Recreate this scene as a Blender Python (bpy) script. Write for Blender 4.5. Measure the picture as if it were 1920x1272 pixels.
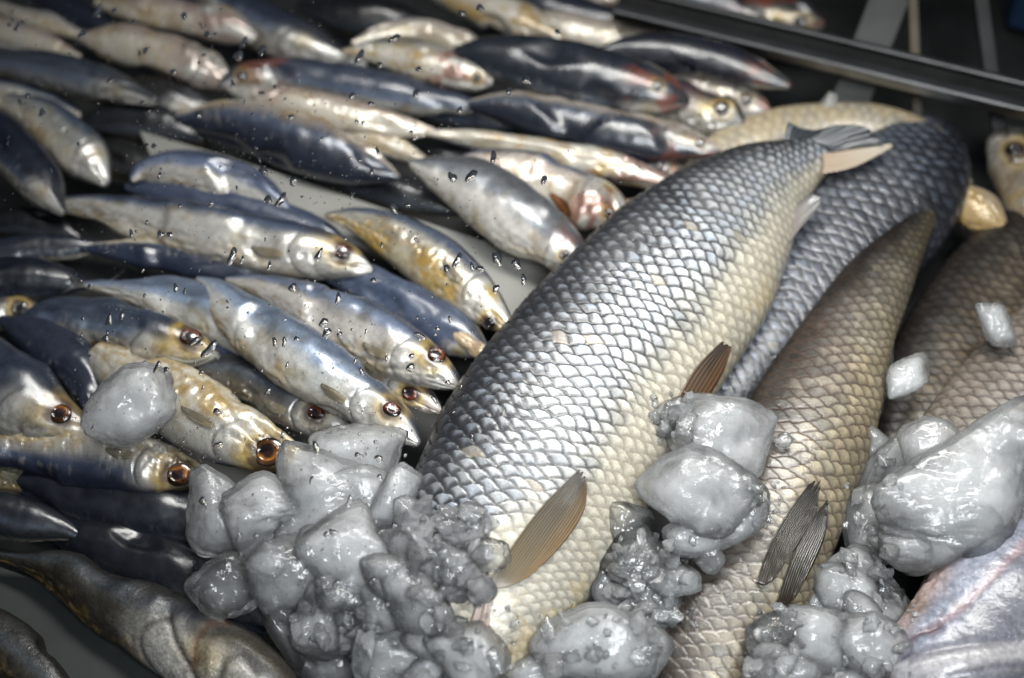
import bpy, math, random
import numpy as np
from mathutils import Vector, Matrix
for o in list(bpy.data.objects): bpy.data.objects.remove(o)
SC = bpy.context.scene
COL = SC.collection
R = math.radians
# ------------------------------------------------------------------ camera
PITCH = R(54); DIST = 1.43; FPX = 960/math.tan(R(15))
CF = np.array([0, math.cos(PITCH), -math.sin(PITCH)]); CU = np.array([0, math.sin(PITCH), math.cos(PITCH)]); CR = np.array([1., 0, 0])
CP = np.array([0, 0, .06]) - CF*DIST
cd = bpy.data.cameras.new('camera'); cam = bpy.data.objects.new('camera', cd); COL.objects.link(cam)
cam.matrix_world = Matrix(((CR[0], CU[0], -CF[0], CP[0]), (CR[1], CU[1], -CF[1], CP[1]), (CR[2], CU[2], -CF[2], CP[2]), (0, 0, 0, 1)))
cd.sensor_width = 36; cd.lens = 18/math.tan(R(15)); cd.clip_start = .05; cd.clip_end = 60
SC.camera = cam
cd.dof.use_dof = True; cd.dof.aperture_fstop = 2.6; cd.dof.focus_distance = 1.31; cd.dof.aperture_blades = 0
# ------------------------------------------------------------------ world and lamps
w = bpy.data.worlds.new('World'); SC.world = w; w.use_nodes = True
wn, wl = w.node_tree.nodes, w.node_tree.links; bg = wn['Background']; bg.inputs[1].default_value = 1.
wt = wn.new('ShaderNodeTexCoord'); wz = wn.new('ShaderNodeSeparateXYZ'); wl.new(wt.outputs['Generated'], wz.inputs[0])   # dim hall, brighter shop front and ceiling overhead
wr = wn.new('ShaderNodeValToRGB'); wl.new(wz.outputs['Z'], wr.inputs[0]); e_ = wr.color_ramp.elements; e_[0].position = .0; e_[0].color = (.016, .018, .02, 1); e_[1].position = .98; e_[1].color = (.10, .115, .14, 1)
k_ = e_.new(.45); k_.color = (.022, .025, .03, 1); wl.new(wr.outputs[0], bg.inputs[0])
def lamp(name, loc, tgt, size, sy, power, col, spread=180):
    l = bpy.data.lights.new(name, 'AREA'); l.shape = 'RECTANGLE'; l.size = size; l.size_y = sy; l.energy = power; l.color = col; l.spread = R(spread)
    o = bpy.data.objects.new(name, l); COL.objects.link(o); o.location = loc
    o.rotation_euler = (Vector(tgt)-Vector(loc)).to_track_quat('-Z', 'Y').to_euler()
    return o
lamp('display_light', (.11, .11, .84), (.06, -.04, .06), .8, .18, 3.5, (1, .97, .93), 84)
lamp('shop_light', (.25, -.85, 1.35), (.06, -.10, .05), .6, .4, 1.7, (.93, .96, 1), 40)
SC.view_settings.view_transform = 'Standard'; SC.view_settings.look = 'None'; SC.view_settings.exposure = 0; SC.view_settings.gamma = 1
SC.view_settings.use_curve_mapping = False
SC.render.engine = 'CYCLES'
cy = SC.cycles; cy.use_denoising = True; cy.max_bounces = 20; cy.transmission_bounces = 12; cy.transparent_max_bounces = 16; cy.diffuse_bounces = 12; cy.glossy_bounces = 8; cy.volume_bounces = 10; cy.transparent_max_bounces = 32
cy.caustics_reflective = False; cy.caustics_refractive = False; cy.sample_clamp_indirect = 6
# ------------------------------------------------------------------ helpers
def P(x, y, z=0.):
    d = CF + CR*((x-960)/FPX) + CU*((636-y)/FPX)
    return CP + d*((z-CP[2])/d[2])
def PD(x, y, dep): return CP + (CF + CR*((x-960)/FPX) + CU*((636-y)/FPX))*dep
def depth(p): return (np.asarray(p)-CP) @ CF
def pxof(v):
    r = v-CP; d = r @ CF
    return 960+FPX*(r @ CR)/d, 636-FPX*(r @ CU)/d, d
def unit(a): return a/np.maximum(np.linalg.norm(a, axis=-1, keepdims=True), 1e-12)
def ss(x, a, b):
    t = np.clip((x-a)/(b-a), 0, 1); return t*t*(3-2*t)
def mix(a, b, t):
    t = np.asarray(t)[..., None]; return np.asarray(a)*(1-t)+np.asarray(b)*t
def hsh(*k):
    h = np.zeros(np.broadcast(*k).shape, np.uint64)
    for i, q in enumerate(k):
        h = h ^ ((np.asarray(q, np.int64).astype(np.uint64)*np.uint64([0x9E3779B97F4A7C15, 0xC2B2AE3D27D4EB4F, 0x165667B19E3779F9, 0x27D4EB2F165667C5][i])))
        h = h ^ (h >> np.uint64(29)); h = h*np.uint64(0xBF58476D1CE4E5B9); h = h ^ (h >> np.uint64(32))
    return (h & np.uint64(0xFFFFFF)).astype(float)/0xFFFFFF
def vn(p, seed=0):
    p = np.asarray(p, float); i = np.floor(p).astype(np.int64); f = p-i; f = f*f*(3-2*f); r = 0
    for a in (0, 1):
        for b in (0, 1):
            for c in (0, 1):
                wgt = np.abs(1-a-f[..., 0])*np.abs(1-b-f[..., 1])*np.abs(1-c-f[..., 2])
                r = r+wgt*hsh(i[..., 0]+a, i[..., 1]+b, i[..., 2]+c, np.full(i.shape[:-1], seed))
    return r
def fbm(p, seed=0, n=3):
    p = np.asarray(p, float); r = 0; a = .5; s = 0
    for k in range(n):
        r = r+a*vn(p, seed+k*17); s += a; a *= .5; p = p*2.03+7.3
    return r/s
def spline(pts, n):
    """Catmull-Rom through rows of pts, n samples evenly spread over chord length"""
    p = np.asarray(pts, float); d = np.linalg.norm(np.diff(p[:, :3], axis=0), axis=1); t = np.concatenate([[0], np.cumsum(np.maximum(d, 1e-6))])
    m = np.zeros_like(p)
    m[1:-1] = (p[2:]-p[:-2])/(t[2:]-t[:-2])[:, None]; m[0] = (p[1]-p[0])/(t[1]-t[0]); m[-1] = (p[-1]-p[-2])/(t[-1]-t[-2])
    u = np.linspace(0, t[-1], n); k = np.clip(np.searchsorted(t, u, 'right')-1, 0, len(t)-2); h = t[k+1]-t[k]; x = ((u-t[k])/h)[:, None]; h = h[:, None]
    return (2*x**3-3*x**2+1)*p[k]+(x**3-2*x**2+x)*h*m[k]+(-2*x**3+3*x**2)*p[k+1]+(x**3-x**2)*h*m[k+1]
def make(name, v, faces, mat, parent=None, col=None, smooth=True, origin=None):
    """faces: n x 4 (or n x 3) int array, or list of such arrays"""
    v = np.asarray(v, float)
    if origin is None: origin = v.mean(0)
    origin = np.asarray(origin, float)
    fl = faces if isinstance(faces, list) else [faces]
    fl = [np.asarray(f, np.int32) for f in fl if len(f)]
    me = bpy.data.meshes.new(name); me.vertices.add(len(v)); me.vertices.foreach_set('co', (v-origin).astype(np.float32).ravel())
    lv = np.concatenate([f.ravel() for f in fl]); tot = np.concatenate([np.full(len(f), f.shape[1]) for f in fl]); st = np.concatenate([[0], np.cumsum(tot)[:-1]])
    me.loops.add(len(lv)); me.loops.foreach_set('vertex_index', lv); me.polygons.add(len(tot)); me.polygons.foreach_set('loop_start', st.astype(np.int32))
    me.polygons.foreach_set('loop_total', tot.astype(np.int32)); me.polygons.foreach_set('use_smooth', np.full(len(tot), smooth)); me.update(calc_edges=True)
    if col is not None:
        c = np.ones((len(v), 4), np.float32); c[:, :np.shape(col)[1]] = col
        at = me.color_attributes.new('Col', 'FLOAT_COLOR', 'POINT'); at.data.foreach_set('color', c.ravel())
    me.materials.append(mat); o = bpy.data.objects.new(name, me); COL.objects.link(o)
    o.location = origin
    if parent is not None:
        o.parent = parent; o.matrix_parent_inverse = Matrix.Translation(-parent.location)
    return o
def tag(o, label, cat, group=None, kind=None):
    if label: o['label'] = label
    if cat: o['category'] = cat
    if group: o['group'] = group
    if kind: o['kind'] = kind
    return o
def gridfaces(a, b, wrap=False):
    i = np.arange(a-1)[:, None]; j = np.arange(b if wrap else b-1)[None, :]; j2 = (j+1) % b
    return np.stack([i*b+j, i*b+j2, (i+1)*b+j2, (i+1)*b+j], -1).reshape(-1, 4)
def slab(name, pxs, z, th, mat, **k):
    """flat slab with a traced outline, top at height z (number or one per corner)"""
    zz = np.broadcast_to(z, (len(pxs),)); top = np.array([P(x, y, q) for (x, y), q in zip(pxs, zz)]); n = len(pxs)
    v = np.concatenate([top, top-[0, 0, th]])
    f = [[tuple(range(n))], [tuple(range(2*n-1, n-1, -1))], [(i, i+n, (i+1) % n+n, (i+1) % n) for i in range(n)]]
    return make(name, v, f, mat, smooth=False, **k)
def bar(name, a, b, ax, ay, mat, parent=None, bev=.0):
    """box beam from a to b with half sizes along ax, ay vectors"""
    a, b, ax, ay = map(np.asarray, (a, b, ax, ay)); q = [(-1, -1), (1, -1), (1, 1), (-1, 1)]
    v = np.array([e+ax*i+ay*j for e in (a, b) for i, j in q])
    f = [(0, 1, 2, 3), (7, 6, 5, 4)]+[(i, i+4, (i+1) % 4+4, (i+1) % 4) for i in range(4)]
    o = make(name, v, np.array(f), mat, parent, smooth=False)
    if bev:
        m = o.modifiers.new('bevel', 'BEVEL'); m.width = bev; m.segments = 3
    return o
# ------------------------------------------------------------------ materials
def newmat(name):
    m = bpy.data.materials.new(name); m.use_nodes = True; nt = m.node_tree; nt.nodes.clear()
    out = nt.nodes.new('ShaderNodeOutputMaterial'); return m, nt, out
def node(nt, t, **k):
    n = nt.nodes.new(t)
    for a, b in k.items(): setattr(n, a, b)
    return n
def setv(n, **k):
    for a, b in k.items(): n.inputs[a.replace('_', ' ')].default_value = b
def skin(name, rough=.3, coat=.6, bump=.25, scale=900, var=.25, sss=.0):
    m, nt, out = newmat(name); p = node(nt, 'ShaderNodeBsdfPrincipled'); L = nt.links.new
    at = node(nt, 'ShaderNodeAttribute', attribute_name='Col'); tc = node(nt, 'ShaderNodeTexCoord')
    n1 = node(nt, 'ShaderNodeTexNoise'); setv(n1, Scale=scale, Detail=3); L(tc.outputs['Object'], n1.inputs['Vector'])
    n2 = node(nt, 'ShaderNodeTexNoise'); setv(n2, Scale=70, Detail=5, Roughness=.6); L(tc.outputs['Object'], n2.inputs['Vector'])
    mr = node(nt, 'ShaderNodeMapRange'); L(n1.outputs['Fac'], mr.inputs['Value']); setv(mr, From_Min=.25, From_Max=.75, To_Min=1-var, To_Max=1+var)
    mx = node(nt, 'ShaderNodeMix', data_type='RGBA', blend_type='MULTIPLY'); mx.inputs['Factor'].default_value = 1
    L(at.outputs['Color'], mx.inputs['A']); L(mr.outputs['Result'], mx.inputs['B']); L(mx.outputs['Result'], p.inputs['Base Color'])
    L(at.outputs['Alpha'], p.inputs['Metallic'])
    r2 = node(nt, 'ShaderNodeMapRange'); L(n2.outputs['Fac'], r2.inputs['Value']); setv(r2, From_Min=.3, From_Max=.7, To_Min=rough*.75, To_Max=rough*1.35); L(r2.outputs['Result'], p.inputs['Roughness'])
    ad = node(nt, 'ShaderNodeMath', operation='MULTIPLY_ADD'); L(n2.outputs['Fac'], ad.inputs[0]); ad.inputs[1].default_value = 3; L(n1.outputs['Fac'], ad.inputs[2])
    b = node(nt, 'ShaderNodeBump'); setv(b, Strength=bump, Distance=.0006); L(ad.outputs[0], b.inputs['Height']); L(b.outputs['Normal'], p.inputs['Normal']); L(b.outputs['Normal'], p.inputs['Coat Normal'])
    setv(p, Coat_Weight=coat, Coat_Roughness=.17, Specular_IOR_Level=.5)
    if sss: setv(p, Subsurface_Weight=sss, Subsurface_Radius=(.008, .005, .003)); p.inputs['Subsurface Scale'].default_value = .5
    L(p.outputs[0], out.inputs[0]); return m
SKIN = skin('wet_fish_skin', rough=.30, coat=.6, bump=.15)
MOIST = skin('moist_fish_skin', rough=.42, coat=.45, bump=.45, scale=300, var=.3)
DULL = skin('dull_fish_skin', rough=.5, coat=.22, bump=.5, scale=420, var=.35)
SCALY = skin('wet_scaly_skin', rough=.38, coat=.35, bump=.3, scale=700, var=.2)
def eyemat():
    m, nt, out = newmat('wet_eye'); p = node(nt, 'ShaderNodeBsdfPrincipled'); at = node(nt, 'ShaderNodeAttribute', attribute_name='Col')
    nt.links.new(at.outputs['Color'], p.inputs['Base Color']); setv(p, Roughness=.2, Coat_Weight=1, Coat_Roughness=.03); nt.links.new(p.outputs[0], out.inputs[0]); return m
EYE = eyemat()
def finmat():
    m, nt, out = newmat('fin_membrane'); L = nt.links.new; p = node(nt, 'ShaderNodeBsdfPrincipled'); at = node(nt, 'ShaderNodeAttribute', attribute_name='Col')
    L(at.outputs['Color'], p.inputs['Base Color']); setv(p, Roughness=.35, Coat_Weight=.4, Coat_Roughness=.15)
    t = node(nt, 'ShaderNodeBsdfTranslucent'); L(at.outputs['Color'], t.inputs[0]); x = node(nt, 'ShaderNodeMixShader'); x.inputs[0].default_value = .25
    L(p.outputs[0], x.inputs[1]); L(t.outputs[0], x.inputs[2]); L(x.outputs[0], out.inputs[0]); return m
FIN = finmat()
def icemat(name, frost, rough):
    """wet clear ice skin: sees through and bends what is behind, shines, frosted in patches"""
    m, nt, out = newmat(name); L = nt.links.new; tc = node(nt, 'ShaderNodeTexCoord')
    n1 = node(nt, 'ShaderNodeTexNoise'); setv(n1, Scale=30, Detail=4, Roughness=.5); L(tc.outputs['Object'], n1.inputs['Vector'])
    n5 = node(nt, 'ShaderNodeTexNoise'); setv(n5, Scale=150, Detail=3, Roughness=.6); L(tc.outputs['Object'], n5.inputs['Vector'])
    ad = node(nt, 'ShaderNodeMath', operation='MULTIPLY_ADD'); L(n1.outputs['Fac'], ad.inputs[0]); ad.inputs[1].default_value = 1.4; L(n5.outputs['Fac'], ad.inputs[2])
    b = node(nt, 'ShaderNodeBump'); setv(b, Strength=.5, Distance=.0016); L(ad.outputs[0], b.inputs['Height'])
    t = node(nt, 'ShaderNodeBsdfTransparent'); t.inputs[0].default_value = (.985, .992, .995, 1)
    rf = node(nt, 'ShaderNodeBsdfGlass'); setv(rf, IOR=1.2, Roughness=.03, Color=(.99, .995, 1, 1)); L(b.outputs['Normal'], rf.inputs['Normal'])
    x0 = node(nt, 'ShaderNodeMixShader'); x0.inputs[0].default_value = .2; L(t.outputs[0], x0.inputs[1]); L(rf.outputs[0], x0.inputs[2])
    d0 = node(nt, 'ShaderNodeBsdfDiffuse'); d0.inputs[0].default_value = (.975, .985, .995, 1); d1 = node(nt, 'ShaderNodeBsdfTranslucent'); d1.inputs[0].default_value = (.975, .985, .995, 1)
    d = node(nt, 'ShaderNodeMixShader'); d.inputs[0].default_value = .5; L(d0.outputs[0], d.inputs[1]); L(d1.outputs[0], d.inputs[2])
    mr = node(nt, 'ShaderNodeMapRange'); L(n1.outputs['Fac'], mr.inputs['Value']); setv(mr, From_Min=.3, From_Max=.7, To_Min=frost[0], To_Max=frost[1])
    x2 = node(nt, 'ShaderNodeMixShader'); L(mr.outputs['Result'], x2.inputs[0]); L(x0.outputs[0], x2.inputs[1]); L(d.outputs[0], x2.inputs[2])
    gr = node(nt, 'ShaderNodeMapRange'); L(n1.outputs['Fac'], gr.inputs['Value']); setv(gr, From_Min=.38, From_Max=.62, To_Min=rough*.6, To_Max=rough*5); gl = node(nt, 'ShaderNodeBsdfGlossy'); L(gr.outputs['Result'], gl.inputs['Roughness']); L(b.outputs['Normal'], gl.inputs['Normal'])
    fr = node(nt, 'ShaderNodeFresnel'); fr.inputs['IOR'].default_value = 1.42; L(b.outputs['Normal'], fr.inputs['Normal'])
    x3 = node(nt, 'ShaderNodeMixShader'); L(fr.outputs[0], x3.inputs[0]); L(x2.outputs[0], x3.inputs[1]); L(gl.outputs[0], x3.inputs[2]); L(x3.outputs[0], out.inputs['Surface'])
    return m
ICE = {'clear': icemat('clear_ice', (.0, .06), .04), 'mid': icemat('half_clear_ice', (.02, .26), .05), 'cloudy': icemat('cloudy_ice', (.04, .30), .05), 'crumb': icemat('crumbled_ice', (.06, .34), .04)}
def coremat(name, lo, hi):
    """milky clouds of tiny bubbles inside the ice"""
    m, nt, out = newmat(name); L = nt.links.new; tc = node(nt, 'ShaderNodeTexCoord')
    n1 = node(nt, 'ShaderNodeTexNoise'); setv(n1, Scale=48, Detail=6, Roughness=.66); L(tc.outputs['Object'], n1.inputs['Vector'])
    mr = node(nt, 'ShaderNodeMapRange'); L(n1.outputs['Fac'], mr.inputs['Value']); setv(mr, From_Min=.3, From_Max=.7, To_Min=lo, To_Max=hi)
    t = node(nt, 'ShaderNodeBsdfTransparent'); d = node(nt, 'ShaderNodeBsdfDiffuse'); d.inputs[0].default_value = (.985, .99, .995, 1); tl = node(nt, 'ShaderNodeBsdfTranslucent'); tl.inputs[0].default_value = (.985, .99, .995, 1)
    x1 = node(nt, 'ShaderNodeMixShader'); x1.inputs[0].default_value = .5; L(d.outputs[0], x1.inputs[1]); L(tl.outputs[0], x1.inputs[2])
    x = node(nt, 'ShaderNodeMixShader'); L(mr.outputs['Result'], x.inputs[0]); L(t.outputs[0], x.inputs[1]); L(x1.outputs[0], x.inputs[2]); L(x.outputs[0], out.inputs[0]); return m
CORE = {'clear': coremat('thin_milk', .0, .10), 'mid': coremat('half_milk', .0, .42), 'cloudy': coremat('full_milk', .08, .68)}
def plain(name, col, rough=.5, metal=0., noise=.3, scale=60, bump=.1, coat=0.):
    m, nt, out = newmat(name); L = nt.links.new; p = node(nt, 'ShaderNodeBsdfPrincipled'); tc = node(nt, 'ShaderNodeTexCoord')
    n = node(nt, 'ShaderNodeTexNoise'); setv(n, Scale=scale, Detail=6, Roughness=.6); L(tc.outputs['Object'], n.inputs['Vector'])
    mr = node(nt, 'ShaderNodeMapRange'); L(n.outputs['Fac'], mr.inputs['Value']); setv(mr, From_Min=.3, From_Max=.7, To_Min=1-noise, To_Max=1+noise)
    mx = node(nt, 'ShaderNodeMix', data_type='RGBA', blend_type='MULTIPLY'); mx.inputs['Factor'].default_value = 1; mx.inputs['A'].default_value = (*col, 1)
    L(mr.outputs['Result'], mx.inputs['B']); L(mx.outputs['Result'], p.inputs['Base Color']); setv(p, Roughness=rough, Metallic=metal, Coat_Weight=coat)
    b = node(nt, 'ShaderNodeBump'); setv(b, Strength=bump, Distance=.001); L(n.outputs['Fac'], b.inputs['Height']); L(b.outputs['Normal'], p.inputs['Normal'])
    L(p.outputs[0], out.inputs[0]); return m
GREYSTEEL = plain('grey_steel', (.07, .07, .068), .4, .4, .3, 22, .08)
STEEL = plain('brushed_steel', (.26, .26, .26), .32, 1., .2, 25, .08)
DARKSTEEL = plain('dark_steel', (.03, .03, .03), .4, .6, .35, 20, .1)
WHITEP = plain('white_plastic', (.2, .197, .183), .4, 0, .06, 18, .03)
TRAYM = plain('wet_tray_floor', (.016, .017, .017), .5, 0, .5, 30, .15, .08)
GREENP = plain('green_grey_panel', (.012, .016, .0145), .65, 0, .3, 22, .06, .0)
TAN = plain('tan_strip', (.10, .08, .055), .5, 0, .3, 30)
BLUEP = plain('blue_plastic', (.02, .05, .12), .4, 0, .1, 30)
# ------------------------------------------------------------------ setting: tray, divider, rail
slab('tray_floor', [(-900, -900), (2900, -900), (2600, 2100), (-600, 2100)], -.012, .01, TRAYM)['kind'] = 'structure'
dv = slab('plastic_divider', [(262, 246), (420, 292), (560, 338), (720, 392), (900, 450), (1120, 470), (1120, 560), (1000, 620), (900, 590), (700, 470), (560, 420), (400, 380), (310, 352)],
          [.044]*13, .004, WHITEP)
tag(dv, 'pale grey plastic divider sheet showing between the sardines and the blue mackerel', 'divider')
wd = slab('plastic_corner', [(1521, 212), (1556, 172), (1569, 178), (1569, 240), (1530, 240)], [.06, .075, .075, .06, .06], .012, WHITEP)
tag(wd, 'small white plastic corner poking up behind the large fish by the rail', 'plastic corner')
pn = slab('front_panel', [(-120, 1020), (60, 1085), (190, 1175), (300, 1240), (420, 1330), (-120, 1330)], .012, .006, GREENP)
tag(pn, 'dark green grey tray panel in the bottom corner beside the brown fish', 'panel')
# back rail: a steel beam on brackets
ra, rb = P(1150, 22, .09), P(2050, 238, .09)
rd = unit(rb-ra); rn = unit(np.cross([0, 0, 1], rd)); rl = bpy.data.objects.new('steel_rail', None); COL.objects.link(rl); rl.location = ra
tag(rl, 'long steel rail with a bright edge crossing behind the fish at the top', 'rail')
up = np.array([0, 0, 1.])
bar('beam', ra, rb, rn*.0055, up*.006, STEEL, rl, .002)
bar('flange', ra+rn*.015-up*.002, rb+rn*.015-up*.002, rn*.0085, up*.002, DARKSTEEL, rl, .001)
bar('lip', ra+rn*.028, rb+rn*.028, rn*.003, up*.0035, STEEL, rl, .0015)
wb = bar('back_wall', P(900, -330, 0), P(2300, -60, 0), unit(np.cross(up, P(2300, -60, 0)-P(900, -330, 0)))*.004, up*.3, DARKSTEEL)
tag(wb, 'dark steel back wall of the display behind the rail', 'wall')
for (x, y, x2, y2, wd_, mt, lb) in ((1655, 30, 1625, 108, .016, GREYSTEEL, 'wide grey upright plate standing behind the rail'), (1712, 20, 1716, 130, .004, TAN, 'narrow tan upright strip beside the wide grey plate'),
                                    (1838, -10, 1862, 165, .006, DARKSTEEL, 'thin dark upright post behind the rail near the corner')):
    a = P(x2, y2, .07); q = PD(x, y, depth(a)-.01); u_ = unit(q-a)
    s_ = unit(np.cross(u_, CF)); o = bar('upright_plate', a-u_*.07, q+u_*.1, s_*wd_, unit(np.cross(s_, u_))*.003, mt, None, .001)
    tag(o, lb, 'upright', 'uprights behind the rail')
bx = bar('blue_box', P(1895, 6, .02), P(1960, 22, .02), np.array([0, .01, 0]), up*.02, BLUEP, None, .002)
tag(bx, 'bit of blue plastic box at the far corner behind the rail', 'box')
# ------------------------------------------------------------------ fish
def body(pts, z, ratio, ns, na, flat=.35):
    """spine traced tail -> head as (x, y, half width in picture units); z height(s). Returns rings and body coordinates"""
    n = len(pts); zz = np.interp(np.linspace(0, 1, n), np.linspace(0, 1, np.size(z)), np.atleast_1d(z))
    C = np.array([P(x, y, q) for (x, y, _), q in zip(pts, zz)]); W = np.array([h for _, _, h in pts])*np.array([depth(c) for c in C])/FPX
    S = spline(np.c_[C, W], ns); C = S[:, :3]; W = np.maximum(S[:, 3], .0006)
    wn = np.arange(ns)/ns*7.; W = W*(1+.09*(fbm(np.stack([wn, wn*0, wn*0+pts[0][0]*.37], -1), 71)-.5))
    T = unit(np.gradient(C, axis=0)); V = unit(CP-C); D0 = unit(V*(1-flat)+np.array([0, 0, 1.])*flat)
    N = unit(np.cross(D0, T)); mid = N[ns//2]
    if mid @ CU < 0: N = -N
    D = np.cross(T, N); D *= np.sign(np.sum(D*V, 1))[:, None]
    arc = np.concatenate([[0], np.cumsum(np.linalg.norm(np.diff(C, axis=0), axis=1))])
    th = np.linspace(0, 2*math.pi, na, endpoint=False); ct, st = np.cos(th), np.sin(th)
    TH = W*ratio
    X = C[:, None]+N[:, None]*(W[:, None]*ct)[..., None]+D[:, None]*(TH[:, None]*np.sign(st)*np.abs(st)**.92)[..., None]
    nrm = unit(N[:, None]*(ct/W[:, None])[..., None]+D[:, None]*(st/TH[:, None])[..., None])
    return dict(X=X, C=C, W=W, TH=TH, T=T, N=N, D=D, arc=arc, th=th, nrm=nrm, ns=ns, na=na)
def closed(B, name, mat, col, X=None):
    X = B['X'] if X is None else X; ns, na = B['ns'], B['na']
    v = np.concatenate([X.reshape(-1, 3), [X[0].mean(0)-B['T'][0]*B['W'][0]*.3], [X[-1].mean(0)+B['T'][-1]*B['W'][-1]*.35]])
    j = np.arange(na); j2 = (j+1) % na; a, b = ns*na, ns*na+1; e = (ns-1)*na
    f = [gridfaces(ns, na, True), np.stack([j2, j, np.full(na, a)], 1), np.stack([e+j, e+j2, np.full(na, b)], 1)]
    c = np.concatenate([col.reshape(-1, 4), [col[0].mean(0), col[-1].mean(0)]])
    # keep face winding outward
    if np.sum(np.cross(X[ns//2, 1]-X[ns//2, 0], X[ns//2+1, 0]-X[ns//2, 0])*(X[ns//2, 0]-B['C'][ns//2])) < 0: f = [q[:, ::-1] for q in f]
    return make(name, v, f, mat, None, c)
def on(B, x, y, off=0.):
    """point of the fish's camera-facing side nearest to a traced point, lifted by off"""
    if 'pc' not in B:
        X = B['Xd'].reshape(-1, 3); N_ = B['nrm'].reshape(-1, 3); k = np.where(np.sum(N_*(CP-X), -1) > 0)[0]; B['pc'] = (X[k], N_[k], *pxof(X[k]))
    X, N_, px, py, d = B['pc']; e = (px-x)**2+(py-y)**2; i = np.argmin(e); n = N_[i]
    p = PD(x, y, d[i]) if e[i] < 400 else X[i]
    return p+n*off, n
def eye(B, root, x, y, r, kind='red', sq=1.0, rot=0.):
    c, n = on(B, x, y); n = unit(n*.75+unit(CP-c)*.25); c = c+n*.0003; rm = r*depth(c)/FPX
    t = B['T'][np.argmin(np.sum((B['C']-c)**2, 1))]; e1 = unit(t-n*(t @ n)); e2 = np.cross(n, e1)
    nr, na = 22, 40; q = np.linspace(0, 1, nr); a = np.linspace(0, 2*math.pi, na, endpoint=False); Q, A = np.meshgrid(q, a, indexing='ij')
    rr = Q*rm*(1+.06*np.sin(A*2+rot)); hgt = rm*(.30*np.sqrt(np.maximum(1-Q**2*.96, 0))-.10)+rm*.13*np.exp(-((Q-.62)/.07)**2)*.6
    v = c+e1*(rr*np.cos(A))[..., None]+e2*(rr*np.sin(A)*sq)[..., None]+n*hgt[..., None]
    pal = {'red': ((.008, .005, .006), (.12, .028, .010), (.03, .010, .008), (.06, .035, .02)), 'gold': ((.022, .008, .005), (.20, .075, .014), (.04, .014, .006), (.16, .10, .03)),
           'dark': ((.006, .006, .008), (.03, .018, .012), (.012, .01, .01), (.04, .032, .022)), 'pale': ((.02, .02, .022), (.12, .11, .09), (.07, .06, .05), (.25, .2, .11))}[kind]
    nz2 = fbm(np.stack([np.cos(A)*Q*4+r, np.sin(A)*Q*4, Q*0], -1), int(r*7), 4); nz = fbm(np.stack([np.cos(A)*Q*1.6-r, np.sin(A)*Q*1.6, Q*0+4], -1), int(r*3)); Qn = Q+.5*(nz-.5)+.22*(nz2-.5)
    cc = mix(np.array(pal[0]), np.array(pal[1]), ss(Qn, .38, .66)); cc = mix(cc, np.array(pal[2]), ss(Qn, .72, .86)); cc = mix(cc, np.array(pal[3]), ss(Qn, .9, 1.05)*.35); cc = cc*(1-.75*ss(Q+.15*(nz2-.5), .82, .97))[..., None]
    cc = cc*(.35+1.3*nz2)[..., None]*(.25+1.0*ss(np.sin(A+rot+r*1.7)+1.2*(nz-.5), -.5, .9))[..., None]
    return make('eye', v.reshape(-1, 3), [gridfaces(nr, na, True)], EYE, root, np.c_[cc.reshape(-1, 3), np.ones(nr*na)])
def fin(B, root, name, rays, c0, c1, n=40, m=26, off=.0012, ragged=.06, z=None, streak=.55, curl=0., nray=14, c2=None):
    """fan of traced rays, base to margin; follows the surface of the fish unless z is given"""
    rs = np.array([spline([(x, y, 0) for x, y in r], m)[:, :2] for r in rays]); g = np.stack([spline(np.c_[rs[:, j], np.zeros(len(rays))], n)[:, :2] for j in range(m)], 1)  # n x m x 2
    rg = np.random.default_rng(abs(hash(len(rays)*31+int(rays[0][0][0]))) % 9999)
    u = np.linspace(0, 1, n)[:, None]; t = np.linspace(0, 1, m)[None, :]
    cut = 1-ragged*(vn(np.stack([u[:, 0]*9, u[:, 0]*0, u[:, 0]*0], -1), int(rays[0][0][0])))[:, None]*1.6
    tt = t*cut; idx = tt*(m-1); i0 = np.clip(np.floor(idx).astype(int), 0, m-2); fr = (idx-i0)[..., None]; rows = np.arange(n)[:, None]
    g = g[rows, i0]*(1-fr)+g[rows, i0+1]*fr
    v = np.zeros((n, m, 3)); nn = np.zeros((n, m, 3))
    for i in range(n):
        for j in range(m):
            if z is None: v[i, j], nn[i, j] = on(B, *g[i, j])
            else:
                zz = z if np.isscalar(z) else z[0]+(z[1]-z[0])*j/(m-1); v[i, j] = P(*g[i, j], zz); nn[i, j] = unit(CP-v[i, j])
    for _ in range(3):  # relax
        v[1:-1] = .5*v[1:-1]+.25*(v[2:]+v[:-2]); v[:, 1:-1] = .5*v[:, 1:-1]+.25*(v[:, 2:]+v[:, :-2])
    rip = np.sin(u*nray*2*math.pi)*np.ones_like(t)
    lift = off+.0006*t+curl*t**2+.00035*rip*np.minimum(1, t*3)
    v = v+unit(nn+1e-9)*lift[..., None]
    st = (.5+.5*rip)*np.ones_like(t); nz = fbm(np.stack([u*25*np.ones_like(t), t*2.5*np.ones_like(u), u*0+t*0], -1), 3)
    c = mix(np.array(c0), np.array(c1), np.clip(t+.25*(nz-.5), 0, 1)*np.ones_like(u))
    if c2 is not None: c = mix(c, np.array(c2), ss(u*np.ones_like(t)+.3*(nz-.5), .45, .95)*(1-.55*t))
    c = .75*c*(1-streak+2*streak*(st*.5+nz*.5))[..., None]
    o = make(name, v.reshape(-1, 3), gridfaces(n, m), FIN, root, np.c_[c.reshape(-1, 3), np.ones(n*m)])
    sm = o.modifiers.new('solid', 'SOLIDIFY'); sm.thickness = .0005; sm.offset = 0
    return o
FISH = {}
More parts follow.
